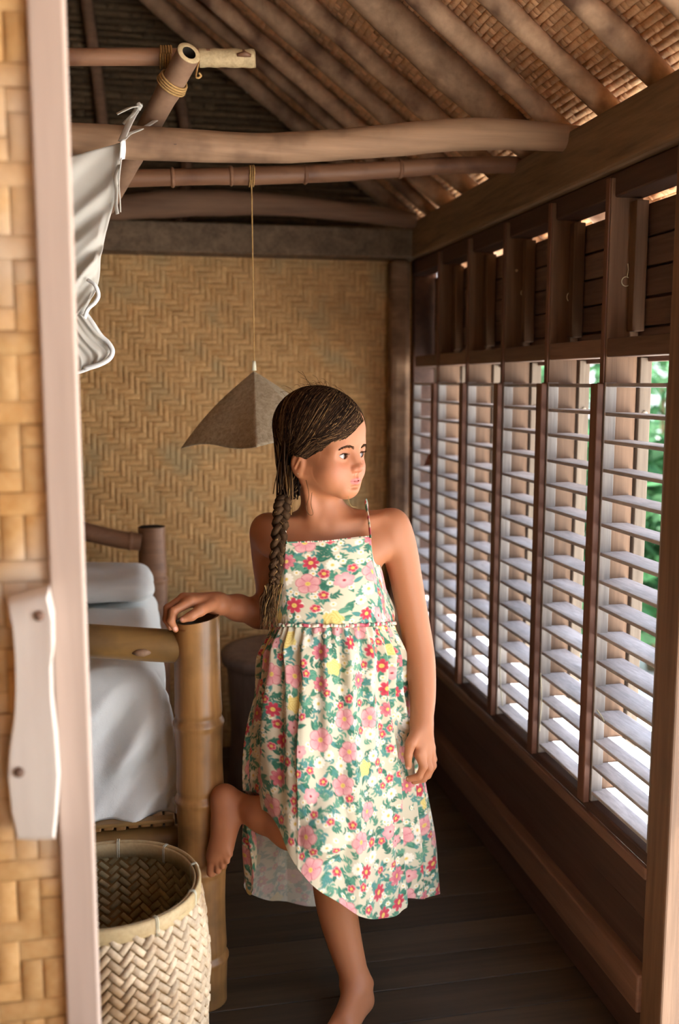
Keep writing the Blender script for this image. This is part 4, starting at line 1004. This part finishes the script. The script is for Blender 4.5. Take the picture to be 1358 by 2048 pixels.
# strands combed from hairline and crown back to the nape
mbS = MB(); mbL = MB()
r = np.random.default_rng(5)
def slerp(a, b, t):
    a = a/np.linalg.norm(a); b = b/np.linalg.norm(b); w_ = math.acos(np.clip(a@b, -1, 1))
    return (np.sin((1-t)*w_)[:, None]*a+np.sin(t*w_)[:, None]*b)/math.sin(w_)
gdir = gath-HC
BR0 = at(572, 982, 1.885)
for s_ in range(2600):
    mode = r.random(); n = 16; t = np.linspace(0, 1, n); e_ = gdir+r.normal(size=3)*np.array([.012, .012, .020]); a_ = r.random()**1.15
    ip = lambda tab: np.array([np.interp(a_, [0, .3, .6, 1], [q_[c] for q_ in tab]) for c in range(3)])
    part = ip([(.026, .070, .149), (.026, .050, .186), (.018, .0, .207), (.004, -.070, .186)])+r.normal(size=3)*.003
    if mode < .76: way = ip([(-.056, .050, .100), (-.068, .030, .106), (-.070, -.012, .118), (-.050, -.070, .130)])+r.normal(size=3)*np.array([.004, .007, .007])
    else: way = ip([(.060, .045, .088), (.070, .020, .11), (.060, -.03, .12), (.03, -.085, .11)])+r.normal(size=3)*.008; e_ = e_+np.array([.03, -.02, .02])
    if way[2] < hairline(way[0])+.002 and way[1] > 0: way[2] = hairline(way[0])+.002+.004*r.random()
    def unit(v): return v/np.linalg.norm(v)
    A_, B_, C_ = unit(part-HC), unit(way-HC), unit(e_)
    if mode < .30:      # short of the part: strands that start along the hairline itself
        x0 = r.uniform(-.058, .018); z0_ = float(hairline(x0))+r.uniform(.0, .006); y0_ = HC[1]+HRd[1]*math.sqrt(max(.02, 1-(x0/HRd[0])**2-((z0_-HC[2])/HRd[2])**2)); A_ = unit(np.array([x0, y0_, z0_])-HC)
        B_ = unit(np.array([-.070, .012+.03*r.random(), .088+.03*r.random()])-HC)
    dirs = np.vstack([slerp(A_, B_, np.linspace(0, 1, 9))[:-1], slerp(B_, C_, np.linspace(0, 1, 8))])
    for _ in range(3): dirs[1:-1] = .5*dirs[1:-1]+.25*(dirs[:-2]+dirs[2:])
    dirs /= np.linalg.norm(dirs, axis=1)[:, None]; t = np.linspace(0, 1, len(dirs))
    lift = 1.0+r.uniform(-.004, .022)*np.sin(np.pi*np.clip(t*1.1, 0, 1))+.012; P = HC+dirs*(hair_r(dirs)*lift)[:, None]
    k_ = .90 if mode < .30 else .985; P[0] = HC+dirs[0]*hair_r(dirs[0])*k_; P[1] = HC+dirs[1]*hair_r(dirs[1])*(.985 if mode < .30 else 1.008)
    P[:, 0] -= np.where(P[:, 0] < 0, .009*np.exp(-(((P[:, 1]+.010)/.020)**2+((P[:, 2]-.072)/.020)**2)), 0)
    fr_m = (P[:, 1] > .006)&(np.arange(len(P)) > 0); zc = hairline(P[:, 0])+.0012*r.random(); P[:, 2] = np.where(fr_m&(P[:, 2] < zc), zc, P[:, 2])
    Pw = np.array([HL(*p_) for p_ in P])
    tip = BR0+np.array([r.uniform(-.012, .012), r.uniform(-.008, .008), -.006+r.normal()*.006]); Pw = np.vstack([Pw, Pw[-1]*.55+tip*.45+np.array([-.003, -.003, 0]), tip])
    rad = r.uniform(.0005, .0011); (mbS if r.random() < .95 else mbL).tube(Pw, np.concatenate([[rad*.4], np.full(len(Pw)-2, rad), [rad]]), 4, False)
mbS.build('hair_strands', mh, hair, True)['kind'] = 'stuff'
# sleek mass from nape into the braid
mbN = MB()
for s_ in range(220):
    dn = gdir/np.linalg.norm(gdir)+r.normal(size=3)*np.array([.22, .22, .3]); dn /= np.linalg.norm(dn); a_ = HL(*(HC+dn*hair_r(dn)*.985)); c_ = BR0+r.normal(size=3)*np.array([.010, .006, .004])+np.array([0, 0, -.012])
    b_ = a_*.5+c_*.5+np.array([-.006*r.random(), -.003*r.random(), -.004]); mbN.tube(spline([a_, b_, c_], 8), r.uniform(.0010, .0020), 4, False)
for s_ in range(26):    # loose lighter strands below the ear
    a_ = HL(-.066, -.028-.02*r.random(), .060-.02*r.random()); c_ = BR0+np.array([.012*r.random(), -.004, -.02-.03*r.random()]); b_ = a_*.5+c_*.5+np.array([.004*r.random(), -.012, -.006]); mbL.tube(spline([a_, b_, c_], 9), r.uniform(.0008, .0016), 4, False)
mbN.build('nape_hair', mh, hair, True)['kind'] = 'stuff'
# fly-aways round the crown and the loose loop at the neck
for s_ in range(46):
    a_ = r.uniform(.2, 2.6); d0 = np.array([r.normal()*.25, math.cos(a_), math.sin(a_)]); p0 = HC+d0/np.linalg.norm(d0)*hair_r(d0/np.linalg.norm(d0))*.98
    dv = np.array([r.normal()*.3, -.8, .35+r.normal()*.3]); L_ = r.uniform(.015, .04); p1 = p0+dv*L_*.5+d0*.006; p2 = p0+dv*L_+d0*.004+np.array([0, 0, -.004])
    mbL.tube(spline([HL(*p0), HL(*p1), HL(*p2)], 7), .00035, 3, False)
mbL.tube(spline([at(612, 960, 1.855), at(618, 990, 1.848), at(612, 1015, 1.846), at(618, 1029, 1.846), at(626, 1028, 1.847), at(622, 1008, 1.848), at(624, 985, 1.848)], 30), .0006, 4, False)
mbL.tube(spline([at(697, 992, 1.842), at(698, 1004, 1.84), at(704, 1013, 1.84), at(712, 1014, 1.842)], 16), .0006, 4, False)
# braid: three strands of many hairs
bpth = spline([BR0+np.array([0, 0, -.006]), at(565, 1010, 1.872), at(561, 1045, 1.868), at(556, 1095, 1.852), at(551, 1140, 1.846), at(548, 1168, 1.845)], 120)
tt = np.linspace(0, 1, 120); wid = np.interp(tt, [0, .2, .7, 1], [.011, .0125, .010, .007])
mbB = MB()
for ph in (0, 2*math.pi/3, 4*math.pi/3):
    w_ = tt*2*math.pi*3.6+ph; core = bpth+np.stack([wid*.85*np.sin(w_), -wid*.55*np.sin(2*w_), 0*w_], 1)
    mbB.tube(core, wid*.62, 8)
    for k in range(34):
        a_ = r.uniform(0, 6.28); rr_ = wid*.60*math.sqrt(r.uniform(.75, 1.15)); tw_ = a_+tt*3
        P = core+np.stack([rr_*np.cos(tw_), rr_*np.sin(tw_)*.9, .002*np.sin(tt*9+a_)], 1)
        mbL.tube(P[::4], r.uniform(.0008, .0015), 4, False)
mbB.build('braid', hair_mat('braid_hair', ((0, (52, 38, 28)), (.5, (74, 55, 38)), (1.0, (102, 76, 50)))), hair, True)
for k in range(120):     # loose tail below the tie
    p = bpth[-1]+r.normal(size=3)*np.array([.006, .004, .002]); e = at(r.uniform(520, 556), r.uniform(1215, 1262), 1.845)+np.array([0, r.uniform(-.006, .01), 0])
    b_ = p*.5+e*.5+r.normal(size=3)*.004+np.array([-.003, 0, 0]); mbL.tube(spline([p, b_, e], 9), np.linspace(1, .35, 9)*r.uniform(.0006, .0014), 4, False)
tb = MB()
tb.tube(rope_path(bpth[-3], np.array([0, 0, -1.0]), .0075, 4, .002, 16), .0012, 5)
tb.build('hair_tie', mh, hair, True)
mbL.build('loose_strands', mh2, hair, True)['kind'] = 'stuff'
# brows and lashes
fm = (hy > .03)&(hz > .085)&(hz < .11); fxz = np.stack([hx[fm], hz[fm]], 1); fyy = hy[fm]
def skin_at(p):
    d2 = (fxz[:, 0]-p[0])**2+(fxz[:, 1]-p[2])**2; return np.array([p[0], fyy[np.argmin(d2)]+.0007, p[2]])
for sx_ in (-1, 1):
    mbE = MB()
    for k in range(110):
        t = r.random(); bx_ = .012+.034*t; bz_ = .0950+.006*math.sin(t*2.4)-.006*t*t+r.normal()*.0013
        L_ = .006*(1-.4*t); p = np.array([sx_*bx_, 0, bz_]); p2 = p+np.array([sx_*L_*.9, 0, L_*(.35-.5*t)])
        a_, c_ = HL(*skin_at(p)), HL(*skin_at(p2)); mbE.tube([a_, (a_+c_)/2+HB[1]*.0004, c_], [.0004, .00045, .0002], 3, False)
    mbE.build('eyebrow', mh, girl, True)
    ex, ey, ez = EY[0] if sx_ < 0 else EY[1]; mbE = MB(); P = []
    for k in range(15):
        u = -.0125+.025*k/14; w_ = .0002+.0012*u*sx_/.013+.0050*(1-(u/.0132)**2); P.append(HL(ex+u, ey+math.sqrt(max(1e-6, .0141**2-u*u-w_*w_)), ez+w_))
    mbE.tube(P, [.0003]+[.0008]*13+[.0003], 5)
    for k in range(1, 14):
        p = P[k]; u = -.0125+.025*k/14; mbE.tube([p, p+HB[1]*.0045+HB[2]*.0005+HB[0]*u*.15, p+HB[1]*.0068+HB[2]*.0028+HB[0]*u*.3], [.00045, .0003, .0001], 3, False)
    mbE.build('eyelashes', mh, girl, True)
st_ = HL(-.0722, -.006, .0420); tbm = MB(); tbm.tube([st_, st_-HB[0]*.0012, st_-HB[0]*.002], [.0016, .0017, .0006], 10); tbm.build('ear_stud', M['metal'], girl, True)['label'] = 'tiny bright ear stud'

# ================================================================== DRESS
DR = empty('dress', tuple(girl.location)); par(DR, girl); DR.location = girl.location
def closed(P, n):
    P = np.asarray(P, float); N = len(P); t = np.arange(n)/n*N; i = t.astype(int); f = (t-i)[:, None]
    a, b, c, d = P[(i-1) % N], P[i % N], P[(i+1) % N], P[(i+2) % N]
    return .5*((2*b)+(-a+c)*f+(2*a-5*b+4*c-d)*f*f+(-a+3*b-3*c+d)*f**3)
top = [at(*p) for p in ((572, 1085, 1.862), (655, 1082, 1.846), (742, 1072, 1.858), (757, 1128, 1.880), (778, 1184, 1.925), (757, 1190, 1.985), (665, 1190, 2.005), (572, 1190, 1.985), (552, 1184, 1.935), (560, 1130, 1.888))]
wst = [at(*p) for p in ((578, 1254, 1.852), (660, 1255, 1.836), (735, 1253, 1.848), (770, 1251, 1.880), (787, 1250, 1.925), (760, 1250, 1.990), (665, 1250, 2.010), (575, 1250, 1.990), (545, 1254, 1.935), (553, 1254, 1.885))]
NUb, NVb = 480, 130
Wc = closed(wst, NUb)
N = len(top); t = np.arange(NUb)/NUb*N; i = t.astype(int); f = (t-i)[:, None]; Tc = np.array(top)[i % N]*(1-f)+np.array(top)[(i+1) % N]*f
for _ in range(4): Tc = .5*Tc+.25*np.roll(Tc, 1, 0)+.25*np.roll(Tc, -1, 0)
LEGS = [sd_cone(hipR, knR, .060, .0445), sd_cone(knR, anR, .044, .026), sd_cone(hipL, knL, .062, .043), sd_cone(knL, anL, .0415, .026)]
BODY = [sd_ell(at(661, 1135, 1.93), (.104, .068, .12)), sd_ell(at(663, 1270, 1.93), (.090, .064, .12)), sd_ell(at(664, 1395, 1.935), (.103, .074, .085))]
def push(P, fs, off):
    """keep cloth outside the body"""
    sh_ = P.shape; Q = P.reshape(-1, 3).copy()
    for f_ in fs:
        d = f_(Q[:, 0], Q[:, 1], Q[:, 2]); m = d < off
        if not m.any(): continue
        q = Q[m]; e = 1e-4; g = np.stack([f_(q[:, 0]+e, q[:, 1], q[:, 2]), f_(q[:, 0], q[:, 1]+e, q[:, 2]), f_(q[:, 0], q[:, 1], q[:, 2]+e)], 1)-d[m][:, None]
        g /= np.linalg.norm(g, axis=1)[:, None]+1e-9; Q[m] = q+g*(off-d[m])[:, None]
    return Q.reshape(sh_)
tv = np.linspace(0, 1, NVb)[:, None, None]
Pb = Tc[None]*(1-tv)+Wc[None]*tv
cenb = Pb.mean(1, keepdims=True); outb = (Pb-cenb)*np.array([1, 1, 0]); outb /= np.linalg.norm(outb, axis=2, keepdims=True)+1e-9
Pb += outb*(.006*np.sin(np.pi*tv))
s_u = np.arange(NUb)/NUb; wr_ = np.zeros((NVb, NUb))
for k in range(10): wr_ += np.sin(2*np.pi*(r.integers(2, 9)*s_u[None]+r.uniform(-1.2, 1.2)*tv[..., 0])+r.uniform(0, 6.3))*.0007
wr_ += .0016*np.sin(2*np.pi*(46*s_u[None])+2*np.sin(s_u*70)[None])*np.clip((tv[..., 0]-.86)/.14, 0, 1)**1.5
Pb += outb*wr_[..., None]; Pb = push(Pb, BODY, .004)
# skirt
SK = [(8.0, 488, 1764, 1.975), (8.35, 491, 1778, 1.95), (8.65, 500, 1789, 1.925), (8.9, 508, 1742, 1.912), (9.15, 511, 1670, 1.905), (9.42, 512, 1606, 1.885), (9.75, 541, 1630, 1.785), (10.05, 567, 1682, 1.735), (10.35, 594, 1734, 1.702), (10.65, 622, 1768, 1.690),
      (11.0, 665, 1800, 1.694), (11.35, 705, 1825, 1.715), (11.7, 745, 1838, 1.745), (12.05, 782, 1837, 1.795), (12.4, 806, 1818, 1.835), (12.75, 817, 1798, 1.875), (13.2, 846, 1798, 1.91), (13.7, 876, 1789, 1.965), (14.3, 862, 1790, 2.03), (15.0, 800, 1795, 2.085), (16.0, 665, 1812, 2.11), (17.0, 555, 1802, 2.09), (17.6, 505, 1790, 2.04)]
ks = np.array([a[0] for a in SK]); kp = np.array([at(*a[1:]) for a in SK])
NUs, NVs_ = 760, 330
s_u = np.arange(NUs)/NUs*10+8.0
def persp(x):   # periodic cubic through the keys, Catmull style on uneven keys
    K = np.concatenate([[ks[-1]-10], ks, [ks[0]+10, ks[1]+10]]); Pk = np.concatenate([kp[-1:], kp, kp[:2]])
    i = np.clip(np.searchsorted(K, x, 'right')-1, 1, len(K)-3); h = (K[i+1]-K[i])[:, None]; f = ((x-K[i])[:, None])/h
    m0 = (Pk[i+1]-Pk[i-1])/(K[i+1]-K[i-1])[:, None]*h; m1 = (Pk[i+2]-Pk[i])/(K[i+2]-K[i])[:, None]*h
    return (2*f**3-3*f*f+1)*Pk[i]+(f**3-2*f*f+f)*m0+(-2*f**3+3*f*f)*Pk[i+1]+(f**3-f*f)*m1
Hs = persp(s_u)
t10 = s_u % 10; i = t10.astype(int); f = (t10-i)[:, None]; Wp = np.array(wst); Ws = .5*((2*Wp[i % 10])+(-Wp[(i-1) % 10]+Wp[(i+1) % 10])*f+(2*Wp[(i-1) % 10]-5*Wp[i % 10]+4*Wp[(i+1) % 10]-Wp[(i+2) % 10])*f*f+(-Wp[(i-1) % 10]+3*Wp[i % 10]-3*Wp[(i+1) % 10]+Wp[(i+2) % 10])*f**3)
tv = np.linspace(0, 1, NVs_)[:, None, None]
Ps = Ws[None]*(1-tv)+Hs[None]*tv
cens = Ps.mean(1, keepdims=True); outs = (Ps-cens)*np.array([1, 1, 0]); outs /= np.linalg.norm(outs, axis=2, keepdims=True)+1e-9
lb = np.exp(-((s_u-8.9)/.75)**2)+np.exp(-((s_u-18.9)/.75)**2)
Ps += outs*(np.sin(np.pi*tv)**1.0*(.008+.026*lb[None, :, None]))
# puff just under the gathers
Ps += outs*(.010*np.exp(-((tv-.10)/.09)**2)*(1-np.exp(-tv*30)))
# gathers that fan out into soft pleats
ph1 = r.uniform(0, 6.3, 6); th = s_u/10*2*np.pi; T = tv[..., 0]
fold = .0030*np.sin(44*th[None]+1.5*np.sin(3*th)[None]+ph1[0])*np.exp(-T*6)
fold += .0080*np.sin(23*th[None]+1.2*np.sin(2*th+1)[None]+T*1.0+ph1[1])*ss(0, .12, T)*np.exp(-T*1.5)
fold += .0175*(1-np.abs(np.sin((5.5*th+.5*np.sin(3*th+.6))[None]+ph1[2]))**.7-.4)*ss(.05, .6, T)
fold += .0065*np.sin(17*th[None]+1.8*np.sin(4*th)[None]-T*1.5+ph1[3])*ss(.2, .9, T)
hemlock = 1-.55*ss(.75, 1.0, T)
front_calm = 1-.45*np.exp(-((((s_u-10.6)/.8)**2)))[None]*ss(.4, .8, T)
fold *= hemlock*front_calm
for k in range(16): fold += np.sin(2*np.pi*(r.integers(1, 14)*s_u[None]/10+r.uniform(-2.5, 2.5)*T)+r.uniform(0, 6.3))*.0006*ss(0, .2, T)
Ps += outs*fold[..., None]
# pull towards the knee: cloth is stretched over it
fr_w = ((s_u > 9.62) & (s_u < 12.6))[None]*np.ones((NVs_, 1), bool)
odir = outs*.45+np.array([-.05, -.9, 0])*.55; odir /= np.linalg.norm(odir, axis=2, keepdims=True)
for it in range(3):
    Pp = Ps.copy()
    for _ in range(40):
        dm = np.full(Pp.shape[:2], 9.0)
        for f_ in LEGS[:3]: dm = np.minimum(dm, f_(Pp[..., 0], Pp[..., 1], Pp[..., 2]))
        m_ = (dm < .007)&fr_w
        if not m_.any(): break
        Pp[m_] += odir[m_]*np.clip(.0075-dm[m_], .001, .004)[:, None]
    Pn = push(Ps, LEGS[:1]+LEGS[2:3]+BODY, .006); Pp[~fr_w] = Pn[~fr_w]
    dsp = Pp-Ps
    for _ in range(24): dsp = .5*dsp+.125*(np.roll(dsp, 1, 1)+np.roll(dsp, -1, 1)+np.vstack([dsp[:1], dsp[:-1]])+np.vstack([dsp[1:], dsp[-1:]]))
    Ps = Ps+dsp
for _ in range(40):
    dm = np.full(Ps.shape[:2], 9.0)
    for f_ in LEGS[:3]: dm = np.minimum(dm, f_(Ps[..., 0], Ps[..., 1], Ps[..., 2]))
    m_ = (dm < .0055)&fr_w
    if not m_.any(): break
    Ps[m_] += odir[m_]*np.clip(.006-dm[m_], .0008, .004)[:, None]
Ps = push(Ps, LEGS+BODY, .005)
for _ in range(2):
    Ps[1:-1] = .5*Ps[1:-1]+.125*(np.roll(Ps, 1, 1)+np.roll(Ps, -1, 1))[1:-1]+.125*(Ps[:-2]+Ps[2:])
# ---- floral print: stamps painted on the cloth's own coordinates (metres)
def floral(nv, nu, Lu, Lv, seed, ref):
    rg = np.random.default_rng(seed); uu = (np.arange(nu)/nu*Lu)[None]; vv = (np.linspace(0, 1, nv)*Lv)[:, None]
    img = np.tile(np.array(lin(202, 191, 164)), (nv, nu, 1)); du_, dv_ = Lu/nu, Lv/(nv-1)
    occ = []
    def win(cu, cv, R):
        j0, j1 = max(0, int((cv-R)/dv_)), min(nv, int((cv+R)/dv_)+2); i_ = np.arange(int((cu-R)/du_), int((cu+R)/du_)+2)
        if j1 <= j0: return None
        x = (i_*du_-cu)[None]; y = (np.arange(j0, j1)*dv_-cv)[:, None]; return j0, j1, i_ % nu, x, y
    def put(w_, mask, col):
        j0, j1, i_, x, y = w_; sub = img[j0:j1][:, i_]; mask = np.clip(mask, 0, 1)[..., None]
        sub = sub*(1-mask)+(np.array(col) if np.ndim(col) == 1 else col)*mask; tmp = img[j0:j1]; tmp[:, i_] = sub
    AAw = .0008
    sm_ = lambda d: np.clip(.5-d/AAw/1.6, 0, 1)
    def flower(cu, cv, R, n, c_in, c_out, cc, rc, rot=None, deep=.30, line=None):
        w_ = win(cu, cv, R*1.1)
        if w_ is None: return
        x, y = w_[3], w_[4]; rr_ = np.sqrt(x*x+y*y)+1e-9; a_ = np.arctan2(y, x); rot = rg.uniform(0, 6.3) if rot is None else rot
        pet = np.abs(np.cos(n*(a_-rot)/2)); edge = R*(1-deep+deep*pet**.6)
        k = np.clip(rr_/edge, 0, 1)[..., None]; col = np.array(c_in)*(1-k**1.6)+np.array(c_out)*k**1.6
        put(w_, sm_(rr_-edge), col)
        if line is not None:
            put(w_, sm_(np.abs(rr_-edge*.95)-.0007)*.8, line); put(w_, ((pet < .22)*(rr_ > rc*1.3)*(rr_ < edge*.92))*.65, line); put(w_, ((np.abs(np.sin(n*(a_-rot)*1.5)) < .18)*(rr_ > rc*1.2)*(rr_ < edge*.6))*.35, line)
        put(w_, sm_(rr_-rc), cc); put(w_, sm_(rr_-rc*.45)*.5, np.array(cc)*.6)
    def rose(cu, cv, R, c1, c2):
        w_ = win(cu, cv, R*1.1)
        if w_ is None: return
        x, y = w_[3], w_[4]; rr_ = np.sqrt(x*x+y*y); a_ = np.arctan2(y, x); edge = R*(.88+.12*np.cos(5*a_+cu*90)); put(w_, sm_(rr_-edge), c1)
        sw_ = np.abs(np.sin(rr_/R*11+1.2*np.sin(3*a_+cu*50)+a_)); put(w_, (sw_ < .42)*(rr_ < edge*.96)*.8, c2)
    GR = [lin(66, 122, 98), lin(52, 104, 84), lin(92, 142, 116), lin(76, 130, 122)]
    def leaf(cu, cv, L_, Wd, rot, col):
        w_ = win(cu, cv, L_)
        if w_ is None: return
        x, y = w_[3], w_[4]; p = x*math.cos(rot)+y*math.sin(rot); q_ = -x*math.sin(rot)+y*math.cos(rot); t_ = np.clip(p/L_, -1, 1)
        put(w_, sm_((np.abs(q_)-Wd*(1-t_**2)*(1-.3*t_))+(np.abs(p) > L_)*1), col); put(w_, sm_(np.abs(q_)-.0003)*(np.abs(p) < L_*.8)*.45, np.array(col)*1.6)
    def sprig(cu, cv, n, L_, col):
        rot = rg.uniform(0, 6.3)
        for k in range(n):
            s_ = k/n*L_; a_ = rot+.5*math.sin(k); x0 = cu+math.cos(rot)*s_; y0 = cv+math.sin(rot)*s_
            for sg in (-1, 1): leaf(x0+.004*math.cos(a_+sg*.9), y0+.004*math.sin(a_+sg*.9), .0052, .0020, a_+sg*.9, col)
    def free(cu, cv, R, f_=.86):
        for (a_, b_, c_) in occ:
            dx = abs(a_-cu); dx = min(dx, Lu-dx)
            if dx*dx+(b_-cv)**2 < (R+c_)**2*f_: return False
        return True
    def scatter(nt, R0, R1, fn, f_=.86, extra=0.0):
        for _ in range(nt):
            R = rg.uniform(R0, R1); cu, cv = rg.uniform(0, Lu), rg.uniform(-.01, Lv+.01)
            if free(cu, cv, R+extra, f_): occ.append((cu, cv, R)); todo.append((fn, cu, cv, R))
    todo = []
    pink, pinkd, lpink = lin(212, 138, 142), lin(184, 84, 100), lin(222, 172, 166); red, redd = lin(198, 72, 88), lin(172, 44, 64); yel = lin(222, 190, 96); cream = lin(226, 218, 198); yr = lin(222, 200, 124)
    def f_pink(u, v, R): flower(u, v, R, 5, pink, lpink, yel, R*.2, deep=.24, line=lin(190, 96, 106))
    def f_dahl(u, v, R): flower(u, v, R, 8, pinkd, pink, yel, R*.22, deep=.42, line=redd)
    def f_red(u, v, R): flower(u, v, R, 7, redd, red, yel, R*.28, deep=.45)
    def f_reds(u, v, R): flower(u, v, R, 5, redd, red, yel, R*.34, deep=.25, line=lin(230, 150, 150))
    def f_rose(u, v, R): rose(u, v, R, yr, lin(206, 170, 84))
    def f_lp(u, v, R): flower(u, v, R, 6, lpink, pink, redd, R*.16, deep=.3)
    def f_white(u, v, R): flower(u, v, R, 11, cream, lin(230, 224, 208), yel, R*.26, deep=.28)
    A = Lu*Lv; nn = lambda d: int(d*A)
    scatter(nn(130), .0185, .0235, f_pink, extra=.012); scatter(nn(130), .016, .020, f_rose, extra=.012); scatter(nn(90), .015, .019, f_dahl, extra=.008); scatter(nn(150), .0130, .0165, f_red, extra=.006); scatter(nn(170), .012, .016, f_lp, extra=.003)
    scatter(nn(600), .0072, .0095, f_reds, extra=.0005); scatter(nn(1000), .009, .014, f_white, extra=.0)
    big = list(todo)
    for fn, u, v, R in big:
        if fn is f_white: continue
        for k in range(rg.integers(3, 6)):
            a_ = rg.uniform(0, 6.3); L_ = rg.uniform(.0085, .0135) if R > .012 else rg.uniform(.006, .009); leaf(u+math.cos(a_)*(R+L_*.55), v+math.sin(a_)*(R+L_*.55), L_, L_*.42, a_+rg.normal()*.3, GR[rg.integers(0, 4)])
    for k in range(nn(2600)): sprig(rg.uniform(0, Lu), rg.uniform(0, Lv), rg.integers(2, 5), .016, GR[rg.integers(0, 4)])
    for k in range(nn(1500)): flower(rg.uniform(0, Lu), rg.uniform(0, Lv), .0052, 6, cream, lin(230, 224, 208), yel, .0019, deep=.3)
    for fn, u, v, R in sorted(big, key=lambda a: a[3]): fn(u, v, R)
    return img
M['print'] = attr_mat('floral_cotton', .85, .2, 0, (900, .15), 0, .15); M['printback'] = attr_mat('floral_cotton_reverse', .9, .1, 0, (900, .15), .62)
def gridfaces(nv, nu):
    j, i = np.meshgrid(np.arange(nv-1), np.arange(nu), indexing='ij'); i2 = (i+1) % nu
    return np.stack([j*nu+i, (j+1)*nu+i, (j+1)*nu+i2, j*nu+i2], -1).reshape(-1, 4)
def cloth(name, P, img):
    nv, nu = P.shape[:2]; o = mesh(name, P.reshape(-1, 3), gridfaces(nv, nu), None, DR, True, mats=[M['print'], M['printback']]); paint(o, 'print', img.reshape(-1, 3))
    sm = o.modifiers.new('t', 'SOLIDIFY'); sm.thickness = .0012; sm.offset = -1; sm.material_offset = 1; return o
def sample(img, Lu, Lv, P, umap):
    nv, nu = P.shape[:2]; sl = np.linalg.norm(np.diff(P, axis=0), axis=2); sl = np.concatenate([np.zeros((1, nu)), np.cumsum(sl, 0)])
    for _ in range(30): sl = .5*sl+.25*(np.roll(sl, 1, 1)+np.roll(sl, -1, 1))
    H_, W_ = img.shape[:2]; x = (np.broadcast_to(umap[None], sl.shape) % 1.0)*W_; y = np.clip(sl/Lv*(H_-1), 0, H_-1.001)
    x0 = x.astype(int); fx = (x-x0)[..., None]; x1 = (x0+1) % W_; x0 = x0 % W_; y0 = y.astype(int); fy = (y-y0)[..., None]; y1 = y0+1
    return (img[y0, x0]*(1-fx)+img[y0, x1]*fx)*(1-fy)+(img[y1, x0]*(1-fx)+img[y1, x1]*fx)*fy
seg = np.linalg.norm(np.roll(Ps, -1, 1)-Ps, axis=2)[NVs_//2]
for _ in range(40): seg = .5*seg+.25*(np.roll(seg, 1)+np.roll(seg, -1))
um = np.cumsum(seg)/seg.sum()
cloth('skirt', Ps, sample(floral(760, 1180, 1.12, .70, 3, None), 1.12, .70, Ps, um))
cloth('bodice', Pb, sample(floral(240, 700, .66, .22, 5, None), .66, .22, Pb, np.arange(NUb)/NUb))
# hem roll, neckline binding, waist ruffle, straps
mp = M['print']
def trimtube(name, P, rad, flat=None):
    P = np.asarray(P); nseg = 6; mb = MB(); mb.tube(P, rad, nseg, False, flat); o = mb.build(name, M['print'], DR, True)
    c = np.tile(np.array(lin(228, 216, 192)), (len(mb.V), 1)); rr_ = np.random.default_rng(len(P)); seg = np.repeat(np.arange(len(P)), nseg)
    k = rr_.random(len(P)); k = np.convolve(k, np.ones(3)/3, 'same'); kk = k[seg]; c[kk > .62] = lin(198, 92, 104); c[kk < .36] = lin(84, 134, 108); paint(o, 'print', c); return o
ru = np.concatenate([Wc, Wc[:1]]); dv2 = np.concatenate([outb[-1], outb[-1][:1]]); k_ = np.arange(len(ru))
ruf = ru+dv2*(.0022+.0018*np.sin(k_*.62)+.001*np.sin(k_*1.3))[:, None]+np.array([0, 0, 1])*(.004+.0010*np.sin(k_*.4))[:, None]
trimtube('waist_ruffle', ruf, .0034, .7)
ne = Tc[:int(NUb*.205)]; trimtube('neck_binding', ne, .0016)
str_r = spline([at(741, 1076, 1.856), at(739, 1056, 1.861), at(736, 1032, 1.873), at(732, 1012, 1.888), at(731, 1004, 1.905), at(733, 1004, 1.93), at(735, 1020, 1.962), at(735, 1080, 1.990), at(735, 1190, 2.0)], 60)
str_l = spline([at(573, 1088, 1.860), at(571, 1066, 1.866), at(569, 1044, 1.884), at(570, 1026, 1.905), at(573, 1021, 1.93), at(578, 1030, 1.965), at(582, 1090, 1.992), at(585, 1190, 2.0)], 60)
def pushP(P, rr): return push(P, [sd_cone(NB+np.array([0, 0, -.008]), SR+np.array([0, 0, -.002]), .036, .033), sd_cone(NB+np.array([0, 0, -.008]), SLf+np.array([0, 0, -.002]), .036, .034)]+BODY, rr)
trimtube('strap', pushP(str_r, .0035), .0060, .28); trimtube('strap', pushP(str_l, .0035), .0060, .28)
